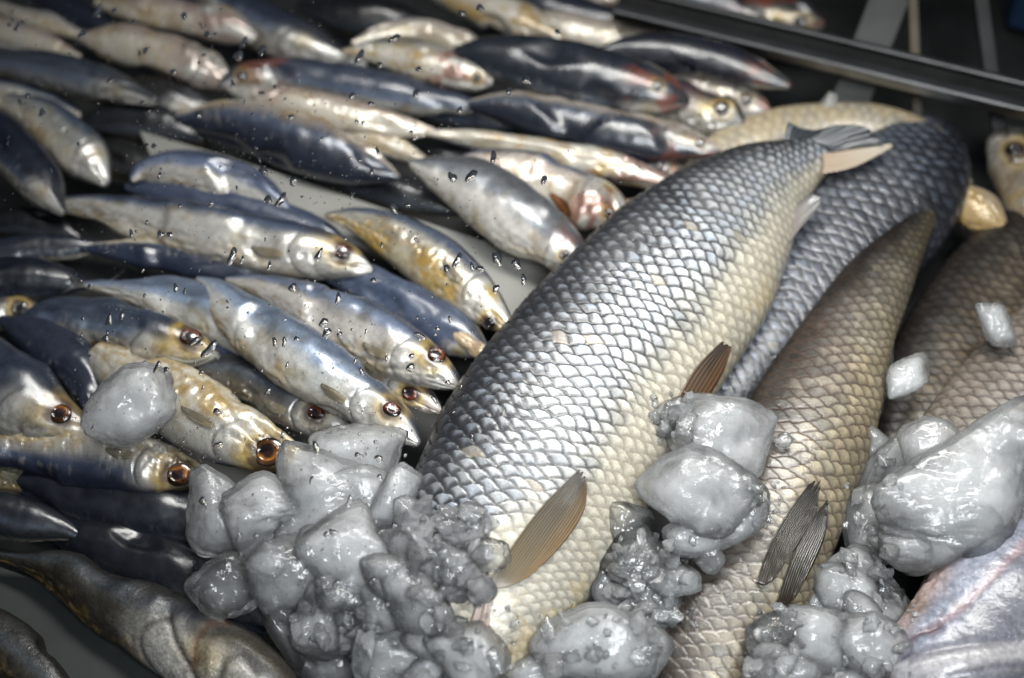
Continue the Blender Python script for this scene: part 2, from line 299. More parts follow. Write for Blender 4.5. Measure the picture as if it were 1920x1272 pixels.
def small(name, label, group, pts, z, dors=20, hl=150, eyes=(), back=(.025, .045, .10), flank=(.58, .58, .56), belly=(.66, .61, .52), yel=.45, red=0., bk=(.24, .40), dark=1., ratio=.72, ns=150, na=72, tail=None, seed=None, gill=None, met=.28, wide=1.0, marks=(), pec=0, mat=None):
    """smooth-skinned fish: blue back, silver side, cream belly; dors = which way the back is turned, hl = head length"""
    seed = seed if seed is not None else len(FISH)*13+5
    pts = [(x, y, h_*wide) for x, y, h_ in pts]
    if hl:  # blunter head
        e_ = pts[-2]; pts[-2] = (e_[0], e_[1], e_[2]*1.12)
        pts[-1] = (pts[-1][0], pts[-1][1], max(pts[-1][2], e_[2]*.26))
    B = body(pts, z, ratio, ns, na); k = depth(B['C'][-1])/FPX; S = B['arc'][:, None]*np.ones(na); a = (B['arc'][-1]-S)/max(hl*k, 1e-4)
    q = np.abs((B['th'][None, :]-R(dors)+math.pi) % (2*math.pi)-math.pi)/math.pi*np.ones((ns, 1))
    side = np.sin(B['th']-R(dors))[None, :]*np.ones((ns, 1))
    p3 = np.stack([S*40, q*3+side*.4, S*0+seed*3.1], -1); n1 = fbm(p3, seed); n2 = fbm(p3*[2.6, 4, 1], seed+3); n3 = fbm(p3*[7, 11, 1], seed+9, 4); streak = fbm(np.stack([S*14, q*22, S*0+seed], -1), seed+5)
    qq = q+.10*(n1-.5)+.05*(n2-.5)
    back, flank, belly = map(np.array, (back, flank, belly)); back = (back*.6+back.mean()*.4)*.6; flank = flank*[1.03, 1, .96]
    bcol = back*(.65+.9*n2)[..., None]; fcol = flank*(.72+.36*n2+.22*(streak-.5))[..., None]; gcol = belly*(.82+.3*n1)[..., None]
    edge = mix(back*2.4+np.array([.03, .04, .052]), fcol, ss(qq, bk[1]-.02, bk[1]+.14))
    c = mix(bcol, edge, ss(qq, bk[0], bk[1])); c = mix(c, gcol, ss(qq, .6, .82))
    stain = ss(fbm(p3*[1.6, 2.2, 1], seed+61, 4), .54, .68); c = mix(c, c*np.array([.62, .52, .38]), stain*.7*ss(qq, bk[0], bk[1])); scr = ss(fbm(p3*[9, 2.5, 1], seed+67, 3), .62, .74); c = mix(c, flank*1.12, scr*.3*ss(qq, .2, .45))
    c = mix(c, np.array([.42, .27, .07]), yel*ss(qq, .5, .75)*ss(n2*.6+n1*.4, .46, .66)*.8)
    mt = met*ss(qq, bk[0], bk[1]+.1)*(1-.6*ss(qq, .6, .85))+.08
    X = B['X'].copy(); disp = (.0022*(n1-.5)+.0003*(n2-.5))*np.minimum(B['W']/.018, 1.4)[:, None]
    wr = np.abs(fbm(np.stack([S*90, q*9, S*0+seed*2.2], -1), seed+71, 4)-.5)*2; disp = disp-.0011*(1-ss(wr, .0, .22))*ss(q, .46, .6)*(1-ss(q, .86, .95))*(.4+.9*(n1 > .5)); disp = disp-.0045*ss(fbm(p3*[.5, .45, 1]+3.3, seed+77, 2), .56, .74)*np.minimum(B['W']/.018, 1.2)[:, None]
    if hl:
        # head: gill cover edges, cheek, mouth
        gl = a-(.90+.17*np.cos((q-.52)*5.2)); pre = a-(.58+.14*np.cos((q-.6)*5.0)); inh = ss(-gl, -.30, .22)
        hcol = mix(np.array([.05, .055, .065]), np.array([.58, .56, .52]), ss(qq, .22, .38)); hcol = hcol*(.7+.5*n3)[..., None]
        hcol = mix(hcol, np.array([.46, .33, .09]), np.clip(yel*1.1, 0, 1)*np.exp(-((a-.66)/.16)**2-((q-.42)/.13)**2)*1.0)
        hcol = mix(hcol, np.array([.05, .04, .035]), ss(-a, -.16, .0)*.6*ss(q, .75, .3))
        c = mix(c, hcol, inh*.85)
        groove = np.exp(-(gl/.02)**2)*ss(q, .24, .36)*ss(q, .86, .76)*(.5+.8*n2); g2 = np.exp(-(pre/.018)**2)*ss(q, .38, .5)
        c = mix(c, np.array([.045, .03, .022]), np.clip(groove*.7, 0, 1)); c = mix(c, np.array([.14, .11, .08]), g2*.5)
        qm = .60+.10*a; mouth = np.exp(-((q-qm)/.022)**2)*ss(a, .50, .44); c = mix(c, np.array([.03, .022, .018]), mouth*.8)
        jaw = np.exp(-((q-.55)/.05)**2-((a-.36)/.06)**2); c = mix(c, np.array([.30, .29, .27]), jaw*.4)
        disp = disp-.0011*groove-.0005*g2-.0011*mouth+.0007*np.exp(-((gl+.10)/.09)**2)*ss(q, .25, .4)
        mt = mt*(1-inh)+inh*(.12+.35*ss(qq, .3, .45)*(n3 > .45))
        if red: c = mix(c, np.array([.24, .065, .03]), red*.8*ss(fbm(np.stack([S*60, q*5, S*0+seed], -1), seed+21), .46, .62)*ss(-a, -1.5, -.9)*.9)
    # fine herring-bone lines of the skin
    c = c*(1+.10*(np.sin(S/.0013+q*26)*.5+(n3-.5)*1.6)*ss(a, .95, 1.05) if hl else 1+.1*(n3-.5))[..., None] if hl else c
    c = np.clip(c*dark*.68, 0, .9)
    for ln, wid, mc, stg, dp_ in marks:
        px, py, _d = pxof(X); best = np.full(px.shape, 1e9)
        for (x0, y0), (x1, y1) in zip(ln[:-1], ln[1:]):
            vx, vy = x1-x0, y1-y0; t = np.clip(((px-x0)*vx+(py-y0)*vy)/(vx*vx+vy*vy), 0, 1); best = np.minimum(best, np.hypot(px-x0-t*vx, py-y0-t*vy))
        g_ = np.exp(-(best*(.7+.6*n2)/wid)**2)*(np.sum(B['nrm']*(CP-X), -1) > 0); c = mix(c, np.array(mc), g_*stg); disp = disp-.5*dp_*g_
    for ex, ey_, er, *_k in eyes:
        px, py, _d = pxof(X); dd = np.hypot(px-ex, py-ey_)/er; face = np.sum(B['nrm']*(CP-X), -1) > 0; nn_ = fbm(p3*[5, 6, 1], seed+41)
        c = mix(c, np.array([.40, .27, .06]), face*np.clip(yel, 0, 1)*.7*ss(-(dd+nn_*1.4), -3.2, -1.9)); c = mix(c, np.array([.045, .028, .02]), face*.9*ss(-(dd+nn_*.9), -2.05, -1.45)); mt = mt*(1-face*ss(-dd, -2, -1.3))
    X = X+B['nrm']*disp[..., None]; B['Xd'] = X
    o = closed(B, name, mat or SKIN, np.concatenate([c, np.clip(mt, 0, .8)[..., None]], -1), X); tag(o, label, 'fish', group); FISH[label] = (o, B)
    for e in eyes: eye(B, o, *e)
    if pec:
        i = int(np.argmin(np.abs(a[:, 0]-1.12))); k_ = int(np.argmin(np.abs(q[i]-.60)+np.where(np.sum(B['nrm'][i]*(CP-B['X'][i]), -1) > 0, 0, 9))); x0, y0, _d = pxof(X[i, k_]); xa, ya, _d = pxof(B['C'][max(i-8, 0)]); xb, yb, _d = pxof(B['C'][i]); d_ = np.array([xa-xb, ya-yb]); d_ = d_/np.linalg.norm(d_); n_ = np.array([-d_[1], d_[0]]); n_ = n_*(1 if n_[1] > 0 else -1)
        b0 = np.array([x0, y0]); L_ = pec*hl
        fin(B, o, 'pectoral_fin', [[tuple(b0-n_*5), tuple(b0+d_*L_*.5-n_*6), tuple(b0+d_*L_-n_*2)], [tuple(b0), tuple(b0+d_*L_*.5+n_*2), tuple(b0+d_*L_*.95+n_*2)], [tuple(b0+n_*7), tuple(b0+d_*L_*.4+n_*12), tuple(b0+d_*L_*.7+n_*9)]], (.30, .25, .16), (.16, .14, .11), n=18, m=18, off=.0012, nray=6)
    if tail is not None:
        t0, w0 = np.array(pts[0][:2], float), max(pts[0][2], 4); d = unit(np.array(pts[0][:2], float)-np.array(pts[1][:2], float)); nrm = np.array([-d[1], d[0]]); Ln = tail
        zt = np.atleast_1d(z)[0]
        rays = [[t0+nrm*w0*s_*.8, t0+d*Ln*(.5+.1*abs(s_))+nrm*s_*Ln*.25, t0+d*Ln*(.45+.55*abs(s_)**1.2)+nrm*s_*Ln*.62] for s_ in (-1, -.6, -.15, .15, .6, 1)]
        fin(B, o, 'tail_fin', [[tuple(p) for p in r] for r in rays], (.10, .10, .09), (.035, .035, .04), z=zt, n=36, m=14)
    return o, B
def scaly(name, label, pts, z, dors, pal, ns, na, du=.0099, dv=.0091, ratio=.62, wd=.30, relief=.0011, darkq=(.60, .74), head=None, mat=None, met0=.24, blotch=0., soft=0., cream=0., belq=None, darktail=0.):
    """scaled fish: real overlapping scales raised on the body. pal: dorsal, flank, belly, dark edge colours"""
    B = body(pts, z, ratio, ns, na); th = B['th'][None, :]; q = np.abs((th-R(dors)+math.pi) % (2*math.pi)-math.pi)/math.pi*np.ones((ns, 1)); W, TH = B['W'][:, None], B['TH'][:, None]
    sgn = np.sign(np.sin(th-R(dors)))
    # arc length down from the back, measured with the ellipse of each ring
    per = math.pi*(3*(W+TH)-np.sqrt((3*W+TH)*(W+3*TH)))/2; seg = np.linalg.norm(np.diff(B['X'][ns//2], axis=0, append=B['X'][ns//2][:1]), axis=1)
    order = np.argsort(q[0]); cum = np.interp(q[0], np.sort(q[0]), np.cumsum(seg[order])/seg.sum()); v = per*(cum[None, :]-.5)
    wm = B['W'].max(); dvs = dv*(.5+.5*W/wm); dus = du*(.62+.38*B['W']/wm)
    c = np.concatenate([[0], np.cumsum(np.diff(B['arc'])/dus[1:])]); c = (c[-1]-c)[:, None]*np.ones(na); r = v/dvs+200
    wob = fbm(np.stack([c*.35, r*.35, sgn*np.ones_like(c)*3], -1), 31)-.5; wob2 = fbm(np.stack([c*.9, r*.9, sgn*np.ones_like(c)*3], -1), 37)-.5
    c = c+wob*1.1+wob2*.34; r = r+(fbm(np.stack([c*.5, r*.3, sgn*np.ones_like(c)], -1), 33)-.5)*1.0
    best = np.full(c.shape, -9.); bd = np.full(c.shape, 9.); idk = np.zeros(c.shape); idm = np.zeros(c.shape); ed = np.full(c.shape, 9.); yy = np.zeros(c.shape)
    k0 = np.floor(r)
    for dk in (0, 1):
        k = k0+dk; dy = r-k; xe = .5-.5*np.abs(dy)**1.75; offk = .5*(k % 2); m = np.ceil(c-xe-offk); x = c-m-offk; past = x+1-xe
        bd = np.minimum(bd, past); up_ = x > best; best = np.where(up_, x, best); idk = np.where(up_, k, idk); idm = np.where(up_, m, idm); ed = np.where(up_, xe-x, ed); yy = np.where(up_, dy, yy)
    rnd = hsh(idk, idm, sgn*np.ones_like(c)); rnd2 = hsh(idm+91, idk, sgn*np.ones_like(c)+4)
    S = B['arc'][:, None]*np.ones(na); p3 = np.stack([S*30, v*30, sgn*np.ones_like(S)*2], -1); n1 = fbm(p3, 51); n2 = fbm(p3*6, 53, 4); n3 = fbm(np.stack([c*2.2, yy*9+rnd*20, rnd*50], -1), 55)
    dor, fla, bel, drk = map(np.array, pal)
    qq = q+.09*(n1-.5)+.03*(rnd-.5)
    if cream: qq = qq+cream*ss((S/B['arc'][-1]), .70, .95)
    base = mix(dor, fla, ss(qq, .12, .46)); belq = belq or (darkq[0]-.06, darkq[1]); base = mix(base, bel, ss(qq, *belq)); base = base*(.74+.5*rnd*ss(q, .75, .5)+.13)[..., None]*(.82+.36*n2)[..., None]
    base = base*(.85+.3*n3)[..., None]
    base = mix(base, base*np.array([.86, .93, 1.04]), ss(rnd2, .3, .9)*ss(qq, .7, .5)*.8)
    # pigment where a scale comes out from under the one before it, wide on the back, none on the belly
    wdark = wd*(1.5-1.0*ss(qq, .1, darkq[0]))*(.6+.8*n2)
    base = base*(.62+.5*ss(bd, .05, .75))[..., None]
    dk_ = (1-ss(bd, wdark*.35, wdark))*(1-ss(qq, darkq[0], darkq[1])); rim = np.exp(-(ed/.03)**2)*.12*(1-ss(qq, darkq[0], darkq[1]+.1))
    slime = ss(fbm(p3*[.7, .7, 1]+5.1, 97, 3), .5, .66); dk_ = dk_*(1-.25*slime); base = mix(base, base.mean(-1, keepdims=True)*np.array([1.02, 1., .93]), .25*slime)
    col = mix(base, drk, np.clip(dk_*.93, 0, 1)); col = mix(col, drk*2.5, rim)
    scuff = (rnd2 > .982)*ss(qq, .2, .35)*(1-ss(qq, darkq[0], darkq[1])); col = mix(col, np.array([.34, .29, .22])*(.6+.8*n2)[..., None], scuff*.7)
    bl = (1-ss(bd, .0, .10))*ss(qq, darkq[0]-.05, darkq[1]); col = mix(col, np.array(bel)*[.62, .5, .33], bl*.28)
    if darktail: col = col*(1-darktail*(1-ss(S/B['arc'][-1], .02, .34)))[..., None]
    yb = ss(n1*.6+n2*.4, .45, .65)*ss(qq, darkq[1], darkq[1]+.2); col = mix(col, np.array(bel)*[.92, .76, .42], yb*.4)
    hgt = relief*(best+.5+.25*ss(bd, 0, .25))*(1-.94*ss(qq, darkq[0]-.05, darkq[1])); hgt = hgt+relief*.5*(n1-.5)*2
    if blotch: col = col*(1-blotch+2*blotch*fbm(p3*[2.2, 2.2, 1], 91))[..., None]
    if soft: col = mix(col, base*.8, soft*np.ones_like(c))
    met = (met0*ss(qq, .2, .4)*(1-ss(qq, darkq[0], darkq[1]))*(1-dk_)*(.5+rnd)+.03)
    if head is not None:
        a = (B['arc'][-1]-S)/(head*depth(B['C'][-1])/FPX); inh = ss(-(a-(1+.08*np.cos((q-.5)*4))), -.03, .02); hcol = mix(dor*1.1, bel*[1., .93, .75], ss(qq, .35, .55))*(.75+.5*n2)[..., None]
        col = mix(col, hcol, inh); hgt = hgt*(1-inh)+.003*inh*ss(a, 1.05, .8); g = np.exp(-((a-(1+.08*np.cos((q-.5)*4)))/.02)**2); col = mix(col, np.array([.18, .10, .07]), g*.6); met = met*(1-inh)
    taper = np.minimum(1, B['W']/(.35*wm))[:, None]
    X = B['X']+B['nrm']*(hgt*taper)[..., None]; B['Xd'] = X; B['q'] = q
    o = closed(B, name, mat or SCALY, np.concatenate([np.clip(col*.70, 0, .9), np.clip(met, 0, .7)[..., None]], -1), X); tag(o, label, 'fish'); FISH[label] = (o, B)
    return o, B
#--FISHDATA--
GS, GM = 'sardines heaped in the back of the tray', 'blue mackerel heaped by the glass'
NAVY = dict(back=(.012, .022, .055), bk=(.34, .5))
# --- sardines in the back, left to right
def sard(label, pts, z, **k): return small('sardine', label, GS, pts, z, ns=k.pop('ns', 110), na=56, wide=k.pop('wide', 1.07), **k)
sard('dim tan sardine in the far top corner, belly towards the glass', [(-30, 0, 10), (40, 30, 20), (100, 48, 24), (178, 74, 6)], .045, dors=-50, hl=0, yel=.6)
sard('pinkish sardine cut by the picture edge under the dim tan one', [(-60, 40, 20), (0, 60, 26), (70, 80, 24), (150, 108, 6)], .055, dors=-60, hl=0, flank=(.6, .52, .48))
sard('pale thin sardine at the picture edge above the grey blue one', [(-60, 90, 20), (0, 100, 20), (60, 112, 16), (120, 128, 5)], .05, dors=-40, hl=0)
sard('dark slate sardine running between the tan one and the pink one', [(60, -10, 14), (120, 18, 24), (190, 52, 24), (250, 84, 10)], .05, dors=60, hl=0, **NAVY)
sard('large pinkish grey sardine lying below the drops in the upper corner', [(150, 70, 8), (210, 80, 34), (290, 95, 46), (370, 125, 40), (430, 160, 14)], .055, dors=-60, hl=110, flank=(.55, .47, .43), red=.5)
sard('reddish grey sardine along the top edge above the large pinkish one', [(180, 0, 12), (250, 15, 30), (350, 30, 36), (430, 52, 30), (480, 74, 10)], .065, dors=-40, hl=110, flank=(.52, .44, .40), red=.6)
sard('blurred grey sardine with a light back stripe at the top edge', [(370, -40, 20), (430, 15, 40), (510, 60, 44), (590, 90, 30), (650, 110, 8)], .05, dors=20, hl=120, flank=(.34, .34, .34))
sard('grey blue sardine left of the dark brown one', [(-40, 110, 24), (40, 122, 30), (130, 140, 34), (220, 166, 24), (290, 190, 8)], .06, dors=40, hl=110, back=(.05, .07, .12), flank=(.32, .34, .38))
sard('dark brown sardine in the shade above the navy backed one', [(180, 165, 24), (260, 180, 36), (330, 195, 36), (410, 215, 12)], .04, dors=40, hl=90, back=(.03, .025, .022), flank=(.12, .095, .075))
sard('pale grey sardine at the picture edge above the bent silver one', [(-80, 170, 24), (0, 182, 30), (70, 195, 26), (150, 218, 8)], .05, dors=-30, hl=0)
sard('bent grey silver sardine with its fins folded, left of the divider', [(10, 190, 16), (70, 215, 34), (120, 255, 42), (165, 300, 38), (200, 345, 8)], .055, dors=-20, hl=80, flank=(.40, .42, .42))
sard('dark blue sardine curving down the picture edge', [(-60, 215, 28), (-5, 255, 42), (50, 310, 44), (90, 360, 30), (120, 400, 8)], .06, dors=40, hl=80, **NAVY)
sard('sardine with a reddish snout and blue back beside the navy one', [(905, 200, 6), (860, 196, 20), (760, 180, 34), (640, 158, 38), (520, 140, 32), (450, 145, 20), (412, 160, 5)], .06, dors=45, hl=110, eyes=((455, 142, 9, 'dark'),), red=.8, back=(.04, .07, .14))
sard('pink bellied sardine tucked under the reddish snouted one', [(815, 248, 6), (760, 240, 20), (660, 220, 30), (560, 198, 30), (470, 178, 18), (425, 166, 5)], .066, dors=-70, hl=110, yel=.8, red=.5, flank=(.62, .53, .47))
sard('navy backed sardine with a bright blue sheen above the divider', [(330, 222, 8), (400, 226, 34), (480, 240, 50), (570, 268, 56), (660, 300, 46), (720, 322, 24), (748, 334, 5)], .065, dors=165, hl=0, back=(.02, .034, .075), bk=(.36, .52), flank=(.42, .38, .36))
sard('thin white and yellow sardine between the navy backed one and the pink one', [(560, 228, 6), (640, 246, 20), (720, 268, 24), (800, 304, 8)], .056, dors=-80, hl=0, yel=.9)
sard('yellow bellied sardine with a blood red cheek in the middle of the top row', [(640, 98, 5), (700, 100, 20), (780, 115, 33), (850, 134, 34), (895, 148, 22), (922, 156, 6)], .072, dors=-75, hl=95, eyes=((893, 146, 8, 'pale'),), yel=1., red=1.)
sard('greyish white sardine just above the one with the blood red cheek', [(660, 82, 6), (720, 62, 22), (790, 58, 30), (860, 78, 26), (912, 98, 8)], .062, dors=-60, hl=0, flank=(.62, .57, .53))
sard('tan bellied sardine with a red gash at the top edge', [(800, -30, 20), (880, 0, 34), (960, 34, 38), (1030, 66, 28), (1066, 84, 8)], .06, dors=-90, hl=0, yel=1., red=1.)
sard('silver sardine with an orange head under the steel rail', [(960, 30, 10), (1040, 52, 30), (1130, 72, 34), (1220, 76, 28), (1290, 68, 18), (1332, 66, 5)], .055, dors=-60, hl=70, eyes=((1318, 64, 6, 'dark'),), red=1., flank=(.66, .6, .54))
sard('thick dark blue sardine with a rusty head in the upper middle', [(850, 100, 10), (910, 104, 34), (1000, 120, 50), (1110, 146, 56), (1200, 168, 50), (1255, 182, 30), (1292, 192, 6)], .082, dors=75, hl=100, eyes=((1232, 162, 9, 'dark'),), red=.9, back=(.022, .034, .06), flank=(.5, .47, .45), bk=(.3, .44))
sard('sardine with a shiny golden head facing the white plastic corner', [(1120, 150, 10), (1200, 176, 34), (1270, 196, 46), (1330, 208, 44), (1370, 220, 26), (1394, 232, 6)], .068, dors=20, hl=120, eyes=((1352, 203, 13, 'dark'),), yel=1.4, red=.3, flank=(.7, .66, .58))
sard('navy curved sardine lying on top under the rail', [(1120, 96, 5), (1180, 92, 24), (1260, 98, 34), (1350, 118, 36), (1420, 142, 24), (1482, 162, 5)], .085, dors=85, hl=70, red=.8, back=(.014, .02, .045), bk=(.4, .55))
sard('silver sardine with a red eye next to the golden headed one', [(1250, 150, 10), (1310, 166, 30), (1370, 184, 36), (1415, 202, 24), (1446, 222, 5)], .06, dors=-40, hl=80, eyes=((1398, 188, 10, 'red'), ), red=1., flank=(.66, .6, .58))
sard('long sardine with a grey back and dark underside below the golden head', [(880, 196, 8), (950, 202, 30), (1040, 220, 46), (1140, 246, 52), (1240, 264, 44), (1310, 276, 24), (1350, 284, 5)], .074, dors=150, hl=100, back=(.02, .03, .06), bk=(.32, .48), flank=(.5, .46, .44), red=.6, eyes=((1312, 268, 8, 'dark'),))
sard('thin yellow and white sardine with a dark red jaw', [(800, 250, 5), (880, 260, 20), (980, 276, 28), (1080, 298, 30), (1180, 324, 24), (1276, 350, 5)], .07, dors=-100, hl=130, yel=1.2, red=.9)
sard('bright silver sardine with its tail near the divider and head against the big fish', [(770, 306, 8), (830, 326, 38), (900, 360, 56), (970, 410, 60), (1030, 455, 52), (1070, 485, 34), (1100, 512, 6)], .078, dors=25, hl=75, eyes=((1060, 478, 10, 'pale'),), back=(.12, .13, .15), flank=(.72, .71, .69), bk=(.16, .32), yel=.6, red=.4, dark=1.1)
b28 = sard('silver sardine with a rusty fin and a bloody pink head', [(840, 308, 8), (910, 316, 36), (990, 334, 50), (1070, 362, 56), (1130, 394, 48), (1168, 424, 10)], .068, dors=-40, hl=95, eyes=((1142, 398, 10, 'red'),), red=1., yel=.8, flank=(.70, .63, .58))
fin(b28[1], b28[0], 'pectoral_fin', [[(1030, 364), (1045, 384), (1062, 404)], [(1036, 362), (1056, 380), (1070, 408)], [(1042, 364), (1066, 380), (1074, 402)]], (.20, .07, .02), (.12, .05, .02), n=14, m=12)
sard('sardine with a red gilled golden head behind the rail', [(1080, -20, 20), (1200, -4, 36), (1330, 8, 42), (1430, 22, 40), (1500, 36, 32), (1545, 44, 8)], .055, dors=30, hl=130, eyes=((1500, 42, 12, 'pale'),), red=1., yel=1.2, back=(.02, .025, .04), flank=(.5, .44, .4))
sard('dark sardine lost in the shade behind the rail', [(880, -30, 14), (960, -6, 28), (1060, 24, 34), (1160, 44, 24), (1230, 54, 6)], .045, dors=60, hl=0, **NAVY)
sard('small dark jawed sardine under the long grey backed one', [(1130, 290, 10), (1200, 300, 24), (1260, 318, 24), (1300, 335, 8)], .05, dors=20, hl=60, red=.9, yel=.8)
sard('pink bloody sardine wedged between the silver one and the big fish', [(1080, 400, 10), (1130, 405, 26), (1190, 400, 26), (1250, 370, 10)], .052, dors=-60, hl=0, red=1., yel=.9, flank=(.6, .5, .42))
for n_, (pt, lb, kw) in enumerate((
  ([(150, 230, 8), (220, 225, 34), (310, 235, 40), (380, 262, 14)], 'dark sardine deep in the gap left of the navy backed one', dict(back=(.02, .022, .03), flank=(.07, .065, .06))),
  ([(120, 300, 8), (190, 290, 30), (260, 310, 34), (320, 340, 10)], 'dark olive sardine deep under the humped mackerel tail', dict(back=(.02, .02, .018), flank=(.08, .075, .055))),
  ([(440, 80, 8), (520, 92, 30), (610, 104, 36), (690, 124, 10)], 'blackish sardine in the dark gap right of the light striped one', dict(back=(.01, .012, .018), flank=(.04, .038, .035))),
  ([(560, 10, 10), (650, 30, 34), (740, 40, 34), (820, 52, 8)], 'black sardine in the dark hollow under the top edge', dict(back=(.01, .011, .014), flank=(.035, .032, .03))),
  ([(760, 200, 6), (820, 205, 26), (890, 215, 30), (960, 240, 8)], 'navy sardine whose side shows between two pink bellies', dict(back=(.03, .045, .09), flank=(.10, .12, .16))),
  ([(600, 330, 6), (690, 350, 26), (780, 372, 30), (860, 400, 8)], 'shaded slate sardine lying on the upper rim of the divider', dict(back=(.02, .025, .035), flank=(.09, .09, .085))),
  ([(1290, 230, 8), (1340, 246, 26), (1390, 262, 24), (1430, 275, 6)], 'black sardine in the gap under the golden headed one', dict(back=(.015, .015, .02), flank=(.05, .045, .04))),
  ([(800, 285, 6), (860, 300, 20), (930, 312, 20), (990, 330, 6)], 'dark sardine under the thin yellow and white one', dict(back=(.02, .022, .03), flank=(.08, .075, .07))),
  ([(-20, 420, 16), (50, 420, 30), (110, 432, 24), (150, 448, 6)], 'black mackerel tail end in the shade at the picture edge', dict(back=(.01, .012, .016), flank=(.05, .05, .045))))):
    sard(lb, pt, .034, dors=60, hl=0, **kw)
# --- mackerel by the glass
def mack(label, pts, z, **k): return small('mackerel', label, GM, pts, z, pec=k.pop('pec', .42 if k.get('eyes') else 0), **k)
mack('small humped mackerel on top with a silver side and thin blue back', [(246, 338, 6), (270, 322, 22), (330, 318, 38), (410, 334, 44), (480, 360, 36), (520, 380, 20), (542, 394, 4)], .062, dors=10, hl=0, bk=(.20, .36), back=(.06, .10, .22))
mack('blue backed mackerel lying behind the one with the orange eye', [(235, 350, 6), (300, 360, 26), (400, 382, 36), (500, 408, 38), (580, 434, 34), (650, 470, 20)], .052, dors=65, hl=0, back=(.05, .09, .20), bk=(.36, .54))
m1 = mack('silver mackerel with a round orange eye in the middle row', [(92, 384, 10), (150, 386, 20), (240, 405, 40), (340, 426, 52), (440, 448, 54), (530, 466, 53), (600, 478, 48), (650, 490, 34), (680, 500, 18), (698, 506, 4)], [.05, .07, .072], dors=2, hl=150, eyes=((641, 472, 18, 'red', .86),), bk=(.14, .26), yel=.7)
mack('navy mackerel with a thin silver back line under the orange eyed one', [(150, 466, 4), (200, 468, 18), (280, 478, 32), (380, 496, 36), (480, 508, 26), (600, 522, 8)], .055, dors=150, hl=0, back=(.02, .04, .10), bk=(.44, .6))
mack('dark blue mackerel at the edge with the highest tail of the two', [(-60, 490, 20), (0, 478, 30), (80, 466, 28), (150, 464, 20), (205, 460, 6)], .05, dors=40, hl=0, tail=36, **NAVY)
mack('black blue mackerel lying at the edge with a dark forked tail', [(-90, 540, 44), (-20, 528, 46), (60, 524, 42), (130, 530, 26), (172, 535, 6)][::-1], .055, dors=50, hl=0, tail=60, back=(.008, .016, .035), bk=(.4, .6), flank=(.10, .14, .2))
mack('light blue mackerel with its tail near the forked one, body under its neighbour', [(160, 534, 6), (220, 540, 20), (290, 552, 38), (360, 574, 50), (430, 606, 52), (500, 650, 44), (560, 700, 20)], .062, dors=14, hl=0, back=(.13, .20, .34), bk=(.28, .42), flank=(.7, .71, .68), tail=50)
mack('large silver blue mackerel running down to the scaly fish', [(370, 522, 5), (400, 545, 26), (450, 592, 48), (520, 645, 62), (590, 692, 64), (655, 735, 56), (710, 772, 46), (750, 802, 32), (786, 832, 5)], [.066, .085, .08], dors=8, hl=140, eyes=((735, 768, 18, 'red', .8),), back=(.13, .20, .33), bk=(.22, .38), flank=(.72, .74, .74), yel=.6)
mack('silver mackerel with a dark eye touching the scaly fish', [(424, 524, 5), (480, 534, 20), (545, 558, 38), (620, 592, 56), (695, 632, 60), (760, 666, 54), (810, 692, 40), (845, 714, 20), (862, 727, 4)], [.06, .076, .075], dors=8, hl=130, eyes=((817, 665, 19, 'red', .9),), back=(.08, .12, .22), bk=(.14, .3), flank=(.70, .68, .66), belly=(.74, .7, .62), yel=.8)
mack('mackerel with a yellow cheek and bloody eye squeezed between two larger ones', [(560, 590, 10), (630, 640, 30), (700, 690, 38), (760, 730, 36), (800, 756, 22), (826, 774, 6)], .06, dors=5, hl=110, eyes=((768, 738, 16, 'red', .8),), back=(.05, .08, .14), bk=(.2, .36), yel=1.2, red=.3)
mack('thin silver mackerel tail lying across the blue one near the divider', [(690, 520, 4), (760, 560, 12), (830, 606, 16), (900, 660, 18), (930, 690, 8)], .066, dors=-60, hl=0, flank=(.55, .45, .34), belly=(.6, .47, .33), yel=.6)
mack('bright blue mackerel with a tan side line lying behind the dark eyed one', [(560, 494, 8), (640, 512, 30), (720, 548, 44), (800, 592, 46), (860, 630, 38), (915, 668, 8)], .058, dors=72, hl=70, back=(.07, .12, .25), bk=(.42, .58), flank=(.52, .42, .30), yel=.8)
mack('olive yellow mackerel pointing down along the divider', [(610, 404, 5), (670, 414, 26), (740, 445, 46), (810, 490, 56), (870, 538, 50), (915, 580, 36), (945, 608, 18), (960, 624, 4)], .07, dors=-20, hl=120, eyes=((916, 606, 13, 'dark'),), flank=(.46, .45, .40), belly=(.5, .44, .30), yel=1.3)
m9 = mack('grey blue mackerel with a dark bloody eye and a yellow cheek', [(40, 596, 8), (90, 590, 30), (160, 598, 46), (230, 615, 52), (290, 634, 50), (345, 650, 40), (385, 662, 22), (412, 668, 4)], [.05, .066, .066], dors=40, hl=150, eyes=((357, 632, 22, 'red', .8),), back=(.05, .085, .16), bk=(.26, .42), flank=(.48, .47, .44), yel=1.2)
fin(m9[1], m9[0], 'gill_flap', [[(318, 668), (360, 676), (402, 664)], [(320, 676), (360, 684), (404, 668)], [(330, 682), (370, 686), (406, 672)]], (.5, .48, .4), (.42, .40, .34), n=10, m=14, nray=2)
mack('dim olive mackerel head at the picture edge above the humped blue ones', [(-110, 600, 40), (-40, 588, 40), (20, 582, 36), (70, 590, 26), (110, 600, 6)], .045, dors=20, hl=120, eyes=((36, 578, 14, 'pale'),), flank=(.34, .33, .27), yel=.9)
mack('dark blue humped mackerel wedged above the big eyed one at the edge', [(0, 600, 10), (50, 622, 32), (105, 655, 48), (150, 700, 50), (172, 745, 36), (176, 790, 10)], .05, dors=70, hl=0, back=(.028, .045, .10), bk=(.42, .6))
